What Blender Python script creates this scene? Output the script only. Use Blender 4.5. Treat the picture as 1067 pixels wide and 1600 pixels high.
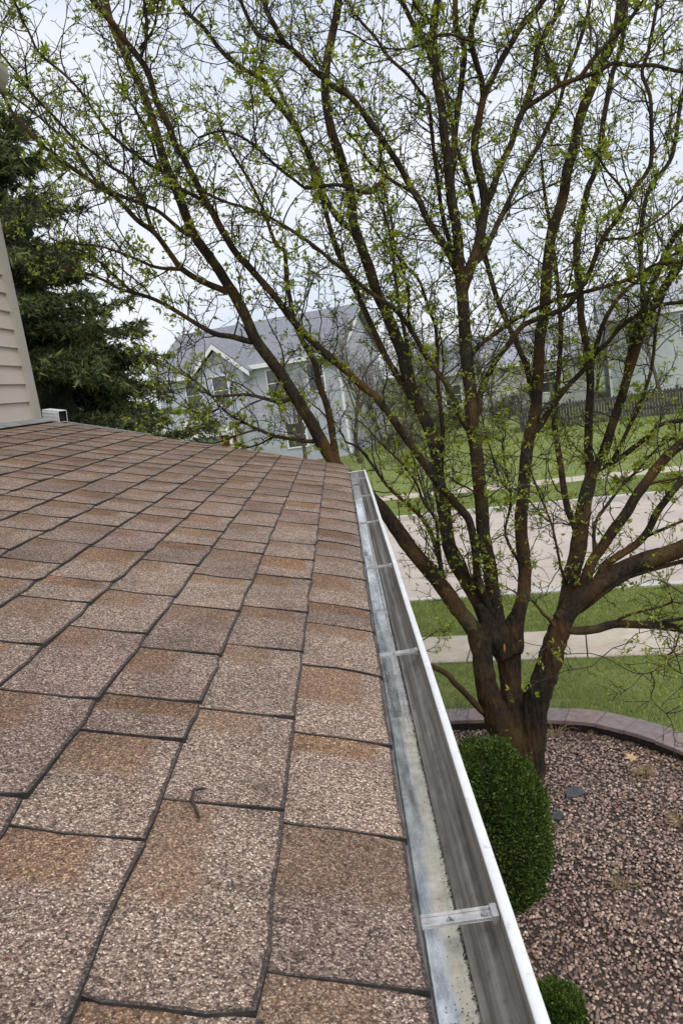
import bpy, math, random
import numpy as np
from mathutils import Matrix, Vector, noise as mnoise

for o in list(bpy.data.objects): bpy.data.objects.remove(o)
random.seed(7); RNG = np.random.default_rng(7)
SC = bpy.context.scene
COL = SC.collection
PI = math.pi
H = 3.8                      # camera height above the ground

# ------------------------------------------------------------------ camera
F_PX, CX, CY = 1210.0, 533.5, 800.0
R = np.array([[0.989094, -0.1462178, -0.01770342],
              [-0.00692687, -0.16624486, 0.98606017],
              [-0.14712265, -0.97518357, -0.16544462]])   # camera (right, down, forward) -> world
cam = bpy.data.cameras.new('camera'); cam_o = bpy.data.objects.new('camera', cam); COL.objects.link(cam_o)
M4 = Matrix.Identity(4)
for i in range(3):
    M4[i][0] = R[i, 0]; M4[i][1] = -R[i, 1]; M4[i][2] = -R[i, 2]
M4[2][3] = H
cam_o.matrix_world = M4
cam.sensor_fit = 'VERTICAL'; cam.sensor_height = 24; cam.lens = 24 * F_PX / 1600
cam.clip_start = 0.05; cam.clip_end = 2000
SC.camera = cam_o

# ------------------------------------------------------------------ sky, sun, exposure
SUN_EL, SUN_ROT = 52, 150
w = bpy.data.worlds.new('World'); SC.world = w; w.use_nodes = True
nt = w.node_tree; nt.nodes.clear()
def wn(t, **k):
    n = nt.nodes.new(t)
    for a, b in k.items(): setattr(n, a, b)
    return n
sky = wn('ShaderNodeTexSky', sky_type='NISHITA', sun_disc=False)
sky.sun_elevation = math.radians(SUN_EL); sky.sun_rotation = math.radians(SUN_ROT)
sky.dust_density = 4; sky.air_density = 1.2
tc = wn('ShaderNodeTexCoord'); mp = wn('ShaderNodeMapping'); mp.inputs['Scale'].default_value = (1.6, 1.6, 4.0)
nz = wn('ShaderNodeTexNoise'); nz.inputs['Scale'].default_value = 1.7; nz.inputs['Detail'].default_value = 7
rp = wn('ShaderNodeValToRGB')
rp.color_ramp.elements[0].position = .3; rp.color_ramp.elements[0].color = (7.0, 7.85, 9.3, 1)
rp.color_ramp.elements[1].position = .62; rp.color_ramp.elements[1].color = (9.7, 9.9, 10.4, 1)
mx = wn('ShaderNodeMix', data_type='RGBA'); mx.inputs[0].default_value = .86
bg = wn('ShaderNodeBackground'); bg.inputs[1].default_value = .1
wo = wn('ShaderNodeOutputWorld')
L = nt.links.new
L(tc.outputs['Generated'], mp.inputs[0]); L(mp.outputs[0], nz.inputs['Vector']); L(nz.outputs['Fac'], rp.inputs[0])
L(sky.outputs[0], mx.inputs[6]); L(rp.outputs[0], mx.inputs[7]); L(mx.outputs[2], bg.inputs[0]); L(bg.outputs[0], wo.inputs[0])
sun = bpy.data.lights.new('sun', 'SUN'); sun.energy = 1.4; sun.angle = math.radians(25); sun.color = (1, .96, .9)
sun_o = bpy.data.objects.new('sun', sun); COL.objects.link(sun_o)
sd = Vector((math.cos(math.radians(SUN_EL)) * math.sin(math.radians(SUN_ROT)), math.cos(math.radians(SUN_EL)) * math.cos(math.radians(SUN_ROT)), math.sin(math.radians(SUN_EL))))
sun_o.rotation_euler = sd.to_track_quat('Z', 'Y').to_euler(); sun_o.location = (0, 0, 30)
SC.view_settings.view_transform = 'Standard'; SC.view_settings.look = 'None'
SC.view_settings.exposure = 0.15; SC.view_settings.gamma = 1; SC.view_settings.use_curve_mapping = False

# ------------------------------------------------------------------ helpers
def ray(x, y): return R @ np.array([x - CX, y - CY, F_PX])
def at(x, y, Y):                                # photograph direction (x, y) at a chosen distance Y
    r = ray(x, y); p = r * (Y / r[1]); p[2] += H; return p
def depth(p): return float(np.dot(np.array([p[0], p[1], p[2] - H]), R[:, 2]))

def link(o, parent=None):
    COL.objects.link(o)
    if parent is not None: o.parent = parent
    return o
def tag(o, label=None, cat=None, group=None, kind=None):
    if label: o['label'] = label
    if cat: o['category'] = cat
    if group: o['group'] = group
    if kind: o['kind'] = kind
    return o
def empty(name, loc=(0, 0, 0), rz=0):
    o = bpy.data.objects.new(name, None); o.empty_display_size = .2
    o.location = loc; o.rotation_euler = (0, 0, rz); COL.objects.link(o); return o
def raw_mesh(name, V, faces, mats=(), smooth=False, midx=None):
    """V (n,3); faces: list of int arrays, each (m,k)"""
    me = bpy.data.meshes.new(name)
    V = np.asarray(V, np.float32)
    me.vertices.add(len(V)); me.vertices.foreach_set('co', V.ravel())
    loops = np.concatenate([np.asarray(f, np.int32).ravel() for f in faces])
    cnt = np.concatenate([np.full(len(f), np.asarray(f).shape[1], np.int32) for f in faces])
    st = np.concatenate([[0], np.cumsum(cnt)[:-1]]).astype(np.int32)
    me.loops.add(len(loops)); me.loops.foreach_set('vertex_index', loops)
    me.polygons.add(len(cnt)); me.polygons.foreach_set('loop_start', st)
    if smooth: me.polygons.foreach_set('use_smooth', np.ones(len(cnt), bool))
    for m in (mats if isinstance(mats, (list, tuple)) else [mats]): me.materials.append(m)
    if midx is not None: me.polygons.foreach_set('material_index', np.asarray(midx, np.int32))
    me.update(calc_edges=True); me.validate()
    return me
def obj(name, me, parent=None, loc=None):
    o = bpy.data.objects.new(name, me)
    if loc is not None: o.location = loc
    return link(o, parent)
class MB:
    """collects boxes, prisms and tubes; build() links them as one mesh object"""
    def __init__(s): s.v = []; s.f = []
    def box(s, a, b):
        x0, y0, z0 = a; x1, y1, z1 = b; n = len(s.v)
        s.v += [(x0, y0, z0), (x1, y0, z0), (x1, y1, z0), (x0, y1, z0), (x0, y0, z1), (x1, y0, z1), (x1, y1, z1), (x0, y1, z1)]
        s.f += [tuple(n + i for i in q) for q in ((3, 2, 1, 0), (4, 5, 6, 7), (0, 1, 5, 4), (1, 2, 6, 5), (2, 3, 7, 6), (3, 0, 4, 7))]
        return s
    def prism(s, poly, axis, a, b):
        """closed polygon (list of 2-tuples) swept along axis from a to b"""
        n = len(s.v); k = len(poly)
        for t in (a, b):
            for (p, q) in poly:
                s.v.append({0: (t, p, q), 1: (p, t, q), 2: (p, q, t)}[axis])
        for i in range(k):
            j = (i + 1) % k; s.f.append((n + i, n + j, n + k + j, n + k + i))
        s.f.append(tuple(n + i for i in reversed(range(k)))); s.f.append(tuple(n + k + i for i in range(k)))
        return s
    def poly3(s, pts, th):
        """flat polygon of 3-D points, extruded by vector th"""
        n = len(s.v); k = len(pts); th = np.array(th)
        s.v += [tuple(p) for p in pts] + [tuple(np.array(p) + th) for p in pts]
        for i in range(k):
            j = (i + 1) % k; s.f.append((n + i, n + j, n + k + j, n + k + i))
        s.f.append(tuple(n + i for i in reversed(range(k)))); s.f.append(tuple(n + k + i for i in range(k)))
        return s
    def tube(s, pts, rad, sides=8):
        V, Fq = tube(np.array(pts, float), np.array(rad, float), sides); n = len(s.v)
        s.v += [tuple(p) for p in V]; s.f += [tuple(int(i) + n for i in q) for q in Fq]
        s.f.append(tuple(n + i for i in reversed(range(sides)))); s.f.append(tuple(n + len(V) - sides + i for i in range(sides)))
        return s
    def build(s, name, mat, parent=None, bevel=0, smooth=False):
        me = bpy.data.meshes.new(name); me.from_pydata(s.v, [], s.f); me.materials.append(mat)
        import bmesh
        bm = bmesh.new(); bm.from_mesh(me); bmesh.ops.recalc_face_normals(bm, faces=bm.faces)
        if bevel: bmesh.ops.bevel(bm, geom=bm.edges[:], offset=bevel, segments=2, affect='EDGES')
        if smooth:
            for f in bm.faces: f.smooth = True
        bm.to_mesh(me); bm.free(); me.update()
        return obj(name, me, parent)
def tube(P, rad, sides):
    n = len(P)
    T = np.empty_like(P); T[1:-1] = P[2:] - P[:-2]; T[0] = P[1] - P[0]; T[-1] = P[-1] - P[-2]
    T /= np.linalg.norm(T, axis=1)[:, None] + 1e-9
    ref = np.array([0.31, 0.2, 0.93]) if abs(T[0][2]) < .8 else np.array([1., .13, 0])
    U = ref - (T @ ref)[:, None] * T; U /= np.linalg.norm(U, axis=1)[:, None] + 1e-9
    W = np.cross(T, U)
    a = np.arange(sides) * 2 * PI / sides
    V = P[:, None, :] + rad[:, None, None] * (np.cos(a)[None, :, None] * U[:, None, :] + np.sin(a)[None, :, None] * W[:, None, :])
    i = np.arange(n - 1)[:, None]; j = np.arange(sides)[None, :]; k = (j + 1) % sides
    Fq = np.stack([i * sides + j, i * sides + k, (i + 1) * sides + k, (i + 1) * sides + j], -1).reshape(-1, 4)
    return V.reshape(-1, 3), Fq
class Soup:
    """many tubes or leaves gathered for one big mesh"""
    def __init__(s): s.V = []; s.F = []; s.n = 0
    def add(s, V, Fq): s.V.append(V); s.F.append(Fq + s.n); s.n += len(V)
    def mesh(s, name, mat, smooth=False): return raw_mesh(name, np.concatenate(s.V), [np.concatenate(s.F)], mat, smooth)
def leaf_quads(C, D, N, ln, wd, fold=.25):
    """diamond leaves folded along the midrib: centre base C, direction D, side N (all (n,3)); ln, wd (n,)"""
    up = np.cross(D, N); n = len(C)
    a = C; b = C + D * (ln * .5)[:, None] + N * wd[:, None] * .5 + up * (wd * fold)[:, None]
    c = C + D * ln[:, None]; d = C + D * (ln * .5)[:, None] - N * wd[:, None] * .5 + up * (wd * fold)[:, None]
    V = np.stack([a, b, c, d], 1).reshape(-1, 3); i = np.arange(n)[:, None] * 4
    return V, np.concatenate([i + np.array([[0, 1, 2]]), i + np.array([[0, 2, 3]])])
def unit(a): return a / (np.linalg.norm(a, axis=-1, keepdims=True) + 1e-9)

# ------------------------------------------------------------------ materials
def mat(name, base=(.5, .5, .5), rough=.7, metal=0., spec=.5):
    m = bpy.data.materials.new(name); m.use_nodes = True
    b = m.node_tree.nodes['Principled BSDF']
    b.inputs['Base Color'].default_value = (*base, 1); b.inputs['Roughness'].default_value = rough
    b.inputs['Metallic'].default_value = metal; b.inputs['Specular IOR Level'].default_value = spec
    return m
class NT:
    def __init__(s, m): s.m = m; s.t = m.node_tree; s.b = s.t.nodes['Principled BSDF']
    def n(s, t, **k):
        x = s.t.nodes.new(t)
        for a, b in k.items(): setattr(x, a, b)
        return x
    def l(s, a, b): s.t.links.new(a, b)
    def pos(s): return s.n('ShaderNodeNewGeometry').outputs['Position']
    def objc(s): return s.n('ShaderNodeTexCoord').outputs['Object']
    def scale(s, v, sc):
        m = s.n('ShaderNodeMapping'); m.inputs['Scale'].default_value = sc; s.l(v, m.inputs[0]); return m.outputs[0]
    def noise(s, v, sc, det=4, rough=.55, out='Fac'):
        x = s.n('ShaderNodeTexNoise'); x.inputs['Scale'].default_value = sc; x.inputs['Detail'].default_value = det
        x.inputs['Roughness'].default_value = rough
        if v is not None: s.l(v, x.inputs['Vector'])
        return x.outputs[out]
    def vor(s, v, sc, out='Color', feature='F1'):
        x = s.n('ShaderNodeTexVoronoi', feature=feature); x.inputs['Scale'].default_value = sc
        s.l(v, x.inputs['Vector']); return x.outputs[out]
    def ramp(s, f, stops, interp='LINEAR'):
        x = s.n('ShaderNodeValToRGB'); cr = x.color_ramp; cr.interpolation = interp
        while len(cr.elements) < len(stops): cr.elements.new(.5)
        for e, (p, c) in zip(cr.elements, stops):
            e.position = p; e.color = (*c, 1) if not isinstance(c, (int, float)) else (c, c, c, 1)
        s.l(f, x.inputs[0]); return x.outputs[0]
    def mix(s, f, a, b, mode='MIX'):
        x = s.n('ShaderNodeMix', data_type='RGBA', blend_type=mode)
        for i, q in ((0, f), (6, a), (7, b)):
            if isinstance(q, (int, float)): x.inputs[i].default_value = q if i == 0 else (q, q, q, 1)
            elif isinstance(q, tuple): x.inputs[i].default_value = (*q, 1)
            else: s.l(q, x.inputs[i])
        return x.outputs[2]
    def math(s, op, a, b=None, c=None):
        x = s.n('ShaderNodeMath', operation=op)
        for i, q in enumerate((a, b, c)):
            if q is None: continue
            if isinstance(q, (int, float)): x.inputs[i].default_value = q
            else: s.l(q, x.inputs[i])
        return x.outputs[0]
    def bump(s, h, st=.5, dist=.01):
        x = s.n('ShaderNodeBump'); x.inputs['Strength'].default_value = st; x.inputs['Distance'].default_value = dist
        s.l(h, x.inputs['Height']); s.l(x.outputs[0], s.b.inputs['Normal']); return x
    def color(s, c): s.l(c, s.b.inputs['Base Color'])
    def rough(s, c): s.l(c, s.b.inputs['Roughness'])
    def sep(s, v):
        x = s.n('ShaderNodeSeparateXYZ'); s.l(v, x.inputs[0]); return x.outputs

def mottled(name, c0, c1, sc=6, rough=.8, bump=.3, bscale=40, bd=.005, lo=.35, hi=.65, spec=.4, det=6):
    m = mat(name, c0, rough, spec=spec); t = NT(m); p = t.pos()
    t.color(t.ramp(t.noise(p, sc, det), [(lo, c0), (hi, c1)])); t.bump(t.noise(p, bscale, 5), bump, bd); return m

MT = {}
def leafmat(name, cols, trans=.35, rough=.5, sc=3.0, wn_=.4):
    m = mat(name, cols[0], rough, spec=.3); t = NT(m)
    isl = t.n('ShaderNodeNewGeometry').outputs['Random Per Island']
    nz = t.noise(t.pos(), sc, 3)
    f = t.math('ADD', t.math('MULTIPLY', isl, 1 - wn_), t.math('MULTIPLY', nz, wn_))
    k = len(cols); c = t.ramp(f, [(.15 + .7 * i / (k - 1), c) for i, c in enumerate(cols)])
    t.color(c)
    tr = t.n('ShaderNodeBsdfTranslucent'); t.l(c, tr.inputs[0])
    ms = t.n('ShaderNodeMixShader'); ms.inputs[0].default_value = trans
    out = t.t.nodes['Material Output']
    t.l(t.b.outputs[0], ms.inputs[1]); t.l(tr.outputs[0], ms.inputs[2]); t.l(ms.outputs[0], out.inputs[0])
    return m
def shingle_mat():
    m = mat('asphalt_shingle_granules', (.3, .22, .17), .92, spec=.25); t = NT(m)
    p = t.pos(); uv = t.n('ShaderNodeUVMap').outputs[0]; sx = t.sep(uv)
    oi = t.n('ShaderNodeObjectInfo'); rnd = oi.outputs['Random']
    vn = t.n('ShaderNodeTexVoronoi'); vn.inputs['Scale'].default_value = 370
    wv = t.n('ShaderNodeVectorMath', operation='MULTIPLY_ADD'); t.l(t.noise(p, 95, 2, out='Color'), wv.inputs[0]); wv.inputs[1].default_value = (.009, .009, .009); t.l(p, wv.inputs[2]); t.l(wv.outputs[0], vn.inputs['Vector'])
    cs = t.sep(vn.outputs['Color']); dot = t.ramp(vn.outputs['Distance'], [(.25, 1.), (.65, .50)])
    fine = t.vor(p, 640); fs = t.sep(fine)
    # far, up-slope part of each tab carries the brown granule blend
    wob = t.math('MULTIPLY', t.math('SUBTRACT', t.noise(p, 30, 4), .5), .22)
    r2 = t.math('FRACT', t.math('MULTIPLY', rnd, 7.31))
    r3 = t.math('FRACT', t.math('MULTIPLY', rnd, 17.77))
    eu = t.math('SUBTRACT', t.math('ADD', sx[0], wob), t.math('MULTIPLY_ADD', rnd, .4, .36))
    ev = t.math('SUBTRACT', t.math('ADD', sx[1], wob), t.math('MULTIPLY_ADD', r2, .5, .0))
    mu = t.ramp(t.math('MULTIPLY_ADD', eu, 11, .5), [(0, 0.), (1, 1.)]); mv = t.ramp(t.math('MULTIPLY_ADD', ev, 9, .5), [(0, 0.), (1, 1.)])
    brown = t.math('MULTIPLY', t.math('MULTIPLY', mu, mv), t.math('MULTIPLY_ADD', r3, .45, .5))
    lightset = t.ramp(cs[0], [(.0, (.075, .06, .056)), (.2, (.17, .13, .115)), (.42, (.28, .215, .185)), (.64, (.38, .30, .26)), (.84, (.50, .41, .355)), (.97, (.74, .65, .56))])
    brownset = t.ramp(cs[1], [(.0, (.075, .048, .034)), (.25, (.165, .098, .060)), (.5, (.245, .145, .084)), (.8, (.34, .215, .13)), (.97, (.60, .45, .31))])
    c = t.mix(brown, lightset, brownset)
    # whole-tab tint
    tint = t.ramp(t.math('FRACT', t.math('MULTIPLY', rnd, 3.7)), [(0, (.96, .86, .81)), (.35, (1.16, 1.06, .98)), (.7, (1.28, 1.17, 1.06)), (1, (1.08, .95, .92))])
    c = t.mix(1., c, tint, 'MULTIPLY')
    dirt = t.ramp(t.noise(p, 5.5, 5), [(.3, .72), (.6, 1.06)])
    c = t.mix(1., c, dirt, 'MULTIPLY')
    c = t.mix(1., c, dot, 'MULTIPLY'); sp = t.ramp(fs[2], [(.0, .72), (.5, 1.), (1., 1.35)]); c = t.mix(1., c, sp, 'MULTIPLY')
    # dark uneven line along the butt and near edges
    nz = t.math('MULTIPLY', t.noise(p, 60, 3), .05)
    e0 = t.math('LESS_THAN', t.math('SUBTRACT', sx[1], t.math('MULTIPLY', nz, .85)), .004); e1 = t.math('LESS_THAN', t.math('SUBTRACT', sx[0], t.math('MULTIPLY', nz, .45)), .0)
    c = t.mix(t.math('MULTIPLY', t.math('MAXIMUM', e0, e1), .75), c, (.035, .032, .034))
    # black rubbed patches
    sc = t.ramp(t.noise(p, 9, 6, .7), [(.68, 0.), (.74, .7)]); c = t.mix(sc, c, (.045, .04, .04))
    t.color(c)
    h = t.math('ADD', t.math('MULTIPLY', cs[2], .5), dot); t.bump(h, .5, .0016)
    return m
MT['shingle'] = shingle_mat()
MT['asphalt_edge'] = mottled('asphalt_cut_edge', (.02, .018, .018), (.05, .045, .042), 60, .95, .4, 200, .002)
MT['underlay'] = mottled('roof_underlayment', (.015, .014, .014), (.03, .028, .027), 30, .95)
MT['siding'] = mottled('beige_vinyl_siding', (.50, .43, .37), (.54, .47, .41), 3, .5, .08, 90, .002)
MT['trim'] = mottled('taupe_trim', (.40, .36, .31), (.44, .40, .35), 4, .5, .08, 90, .002)
MT['fascia'] = mottled('white_fascia', (.70, .70, .69), (.76, .76, .75), 5, .5, .05, 60, .002)
MT['flash'] = mottled('grey_flashing_metal', (.16, .18, .18), (.30, .31, .31), 9, .45, .1, 60, .002)
def alu_mat(name, base, dark, rough, metal, streak=.6, lichen=0.):
    m = mat(name, base, rough, metal); t = NT(m); p = t.pos()
    s1 = t.noise(t.scale(p, (60, 1.4, 60)), 1.6, 7, .65); s2 = t.noise(p, 26, 6, .7)
    f = t.math('ADD', t.math('MULTIPLY', s1, streak), t.math('MULTIPLY', s2, 1 - streak))
    c = t.ramp(f, [(.34, dark), (.60, base)])
    if lichen: c = t.mix(t.ramp(t.noise(p, 75, 4), [(.62, 0.), (.7, lichen)]), c, (.16, .13, .10))
    t.color(c); t.rough(t.ramp(s2, [(.3, rough * .7), (.7, min(1, rough * 1.4))])); t.bump(s2, .08, .003); return m
MT['alu_lip'] = alu_mat('white_painted_gutter_lip', (.88, .90, .91), (.74, .76, .78), .35, .0, .3, .25)
MT['alu_wall'] = alu_mat('stained_gutter_wall', (.50, .46, .42), (.12, .105, .092), .38, .25, .75, .5)
MT['alu_hanger'] = alu_mat('bare_aluminium_hanger', (.70, .70, .70), (.42, .41, .40), .32, .65, .4, .4)
def floor_mat():
    m = mat('wet_silted_gutter_floor', (.5, .47, .4), .35); t = NT(m); p = t.pos(); x = t.sep(p)[0]
    wob = t.math('MULTIPLY', t.math('SUBTRACT', t.noise(t.scale(p, (14, 5, 14)), 1, 5, .65), .5), .04)
    edge = t.math('ADD', x, wob)                                # metal shows along the back, silt lies to the front
    dry = t.ramp(t.math('ADD', t.math('MULTIPLY', t.sep(p)[1], .2), t.math('MULTIPLY', t.math('SUBTRACT', t.noise(p, 3.2, 4), .5), .5)), [(.22, 1.), (.42, .16)])
    silt = t.math('MULTIPLY', t.ramp(t.math('MULTIPLY', edge, 10), [(.235, 0.), (.345, 1.)]), dry)
    c_silt = t.ramp(t.noise(p, 34, 7, .7), [(.28, (.20, .17, .13)), (.42, (.44, .40, .32)), (.62, (.62, .58, .49))])
    c_met = t.ramp(t.noise(t.scale(p, (30, 9, 30)), 1.3, 6, .65), [(.30, (.24, .26, .29)), (.45, (.50, .52, .54)), (.62, (.78, .79, .80))])
    t.color(t.mix(silt, c_met, c_silt))
    wet = t.ramp(t.noise(t.scale(p, (16, 4, 16)), 1.1, 4), [(.40, .05), (.66, .24)])
    t.rough(wet)
    t.b.inputs['Coat Weight'].default_value = .8; t.b.inputs['Coat Roughness'].default_value = .05
    t.l(t.math('MULTIPLY', t.math('SUBTRACT', 1., silt), .85), t.b.inputs['Metallic'])
    t.bump(t.noise(p, 38, 4, .6), .10, .004); return m
MT['gut_floor'] = floor_mat()
MT['grit'] = mottled('dark_roof_grit', (.03, .025, .022), (.10, .085, .07), 180, .9)
def bark_mat(name, dark, mid, orange, green, sc=1., lich=.6):
    m = mat(name, mid, .9, spec=.2); t = NT(m); p = t.pos()
    big = t.noise(p, 2.6 * sc, 5, .6); fine = t.noise(t.scale(p, (1, 1, .35)), 42 * sc, 6, .65)
    c = t.ramp(fine, [(.30, dark), (.62, mid)])
    c = t.mix(t.math('MULTIPLY', t.ramp(big, [(.45, 0.), (.62, .9)]), t.ramp(fine, [(.3, .35), (.7, 1.)])), c, orange)
    g = t.noise(p, 5.2 * sc, 5, .6)
    c = t.mix(t.math('MULTIPLY', t.ramp(g, [(.52, 0.), (.66, lich)]), t.ramp(t.noise(p, 60, 4), [(.4, .2), (.6, 1.)])), c, green)
    t.color(c)
    h = t.math('ADD', t.noise(t.scale(p, (1, 1, .22)), 55 * sc, 5, .6), t.math('MULTIPLY', t.noise(p, 140, 3), .4)); t.bump(h, 1., .016)
    return m
MT['bark'] = bark_mat('rough_brown_bark', (.009, .007, .006), (.044, .033, .023), (.10, .048, .018), (.075, .077, .038))
MT['bark_limb'] = bark_mat('limb_bark_with_lichen', (.014, .011, .009), (.056, .041, .029), (.145, .068, .022), (.12, .125, .056), 1.2, .55)
MT['twig'] = mottled('dark_twig_bark', (.020, .016, .013), (.062, .050, .038), 9, .85)
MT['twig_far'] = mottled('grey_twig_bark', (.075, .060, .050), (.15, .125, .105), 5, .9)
MT['wound'] = mottled('orange_bare_wood', (.28, .11, .03), (.42, .19, .06), 30, .8)
MT['leaf'] = leafmat('young_spring_leaf', [(.15, .20, .025), (.28, .35, .036), (.42, .48, .055), (.55, .58, .09)], .5)
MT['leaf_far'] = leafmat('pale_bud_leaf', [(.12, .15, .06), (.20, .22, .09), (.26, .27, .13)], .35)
MT['spruce'] = leafmat('spruce_needle', [(.026, .042, .026), (.062, .088, .038), (.125, .148, .048), (.24, .245, .075)], .2, .55, 2.2)
MT['box'] = leafmat('boxwood_leaf', [(.016, .038, .010), (.046, .092, .018), (.105, .170, .030), (.21, .28, .065)], .3, .45, 12)
MT['spruce_core'] = mottled('spruce_interior_shade', (.010, .016, .009), (.035, .05, .02), 14, .95, 1., 30, .1)
MT['box_core'] = mottled('shrub_interior_shade', (.008, .012, .005), (.02, .025, .01), 30, .95)
MT['grass'] = leafmat('lawn_grass_blade', [(.14, .185, .048), (.21, .268, .066), (.295, .335, .10), (.47, .43, .20)], .3, .6, 2.2, .6)
MT['lawn'] = mottled('lawn_soil_and_thatch', (.16, .205, .050), (.23, .265, .080), 1.3, .95, .6, 60, .03)
MT['ground'] = mottled('ground_soil', (.11, .145, .05), (.16, .19, .075), .6, .95, .4, 20, .03)
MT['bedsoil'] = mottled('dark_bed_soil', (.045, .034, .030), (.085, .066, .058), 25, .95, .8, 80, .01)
def concrete(name, c0, c1, sc, joints=False):
    m = mat(name, c0, .85, spec=.3); t = NT(m); p = t.pos()
    a = t.noise(p, sc, 6, .6); b = t.noise(p, 90, 4)
    c = t.ramp(a, [(.3, c0), (.68, c1)]); c = t.mix(.4, c, t.mix(1., c, t.ramp(b, [(.3, .7), (.7, 1.15)]), 'MULTIPLY'))
    if joints:
        w = t.noise(t.scale(p, (.22, 2.2, 1)), 1.6, 5, .7)
        c = t.mix(t.ramp(w, [(.36, .32), (.46, 0.)]), c, (.30, .26, .23))
        cr = t.n('ShaderNodeTexVoronoi', feature='DISTANCE_TO_EDGE'); cr.inputs['Scale'].default_value = .30
        t.l(t.mix(.12, p, t.noise(p, 2.5, 5, out='Color')), cr.inputs['Vector'])
        c = t.mix(t.ramp(cr.outputs['Distance'], [(.0, .75), (.006, 0.)]), c, (.16, .14, .13))
    t.color(c); t.bump(b, .3, .004); return m
MT['walk'] = concrete('sidewalk_concrete', (.43, .365, .285), (.60, .53, .425), 2.2)
MT['road'] = concrete('pale_street_surface', (.47, .40, .345), (.57, .495, .43), .8, True)
MT['kerb'] = concrete('kerb_concrete', (.52, .48, .45), (.62, .585, .555), 2.)
MT['paver'] = None
def paver_mat():
    m = mat('tumbled_edging_block', (.25, .19, .185), .85, spec=.3); t = NT(m); p = t.pos()
    rnd = t.n('ShaderNodeObjectInfo').outputs['Random']
    base = t.ramp(rnd, [(0, (.25, .21, .205)), (.4, (.30, .235, .22)), (.75, (.28, .205, .185)), (1, (.33, .265, .25))])
    c = t.mix(.7, base, t.mix(1., base, t.ramp(t.noise(p, 14, 6), [(.3, .65), (.7, 1.3)]), 'MULTIPLY'))
    t.color(c); t.bump(t.noise(p, 70, 5), .5, .004); return m
MT['paver'] = paver_mat()
def pebble_mat():
    m = mat('river_gravel', (.3, .24, .22), .75, spec=.4); t = NT(m)
    isl = t.n('ShaderNodeNewGeometry').outputs['Random Per Island']; p = t.pos()
    c = t.ramp(isl, [(0, (.09, .07, .064)), (.14, (.165, .125, .113)), (.34, (.235, .18, .162)), (.56, (.30, .235, .212)), (.78, (.38, .30, .27)), (.90, (.54, .46, .41)), (1, (.72, .65, .59))])
    c = t.mix(1., c, t.ramp(t.noise(p, 1.5, 4), [(.3, (.92, .80, .74)), (.7, (1.15, 1.03, .93))]), 'MULTIPLY')
    t.color(c); t.bump(t.noise(p, 160, 3), .25, .002); return m
MT['pebble'] = pebble_mat()
MT['slate'] = mottled('dark_grey_slate', (.05, .05, .056), (.09, .09, .10), 12, .6)
MT['dryleaf'] = mottled('tan_fallen_leaf', (.50, .33, .16), (.62, .44, .24), 30, .7)
MT['redleaf'] = mottled('reddish_fallen_leaf', (.36, .14, .11), (.46, .22, .17), 30, .7)
MT['litter'] = leafmat('dead_leaf_litter', [(.10, .06, .035), (.20, .12, .065), (.34, .23, .13)], .1, .8)
MT['straw'] = mottled('dry_grass_straw', (.28, .20, .10), (.44, .34, .19), 20, .85)
MT['redstem'] = mottled('reddish_dry_stem', (.11, .045, .035), (.19, .085, .06), 20, .8)
MT['white'] = mottled('white_downspout_paint', (.74, .76, .78), (.80, .81, .82), 8, .35, .04)
MT['pipe_shade'] = mat('black_pipe_shade', (.01, .01, .01), .9)
MT['nb_wall'] = mottled('pale_lilac_siding', (.50, .52, .59), (.56, .58, .65), 2, .7, .05)
MT['nb_trim'] = mat('white_house_trim', (.80, .80, .80), .5)
MT['nb_roof'] = mottled('grey_roof_shingles', (.18, .19, .215), (.27, .28, .315), 7, .9, .4, 40, .02)
MT['nb_roof2'] = mottled('slate_blue_roof', (.31, .32, .36), (.40, .41, .46), 5, .9, .4, 40, .02)
MT['glass'] = mat('dark_window_glass', (.05, .055, .06), .06, spec=1.)
MT['reddoor'] = mottled('red_painted_door', (.22, .022, .02), (.27, .03, .028), 5, .4)
MT['nb_wall2'] = mottled('cream_siding', (.62, .61, .58), (.70, .69, .66), 2, .7, .05)
MT['nb_wall3'] = mottled('pale_blue_grey_siding', (.52, .57, .59), (.60, .64, .66), 2, .7, .05)
MT['fence'] = mottled('weathered_fence_wood', (.045, .040, .042), (.10, .088, .085), 6, .9, .5, 30, .01)
for k_ in ('nb_wall', 'nb_wall2', 'nb_wall3'):      # lap siding relief, too far off to build board by board
    t = NT(MT[k_]); t.bump(t.math('FRACT', t.math('MULTIPLY', t.sep(t.pos())[2], 7.5)), .8, .025)

# street frame: u runs along the street, n away from us
A16 = math.radians(-16)
UX = np.array([math.cos(A16), math.sin(A16), 0]); NX = np.array([-math.sin(A16), math.cos(A16), 0])
def un(u, n, z=0.): return UX * u + NX * n + np.array([0, 0, z])
def strip(mb, u0, u1, n0, n1, z0, z1):
    p = [un(u0, n0, z0), un(u1, n0, z0), un(u1, n1, z0), un(u0, n1, z0)]
    mb.poly3(p, (0, 0, z1 - z0)); return mb

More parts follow.
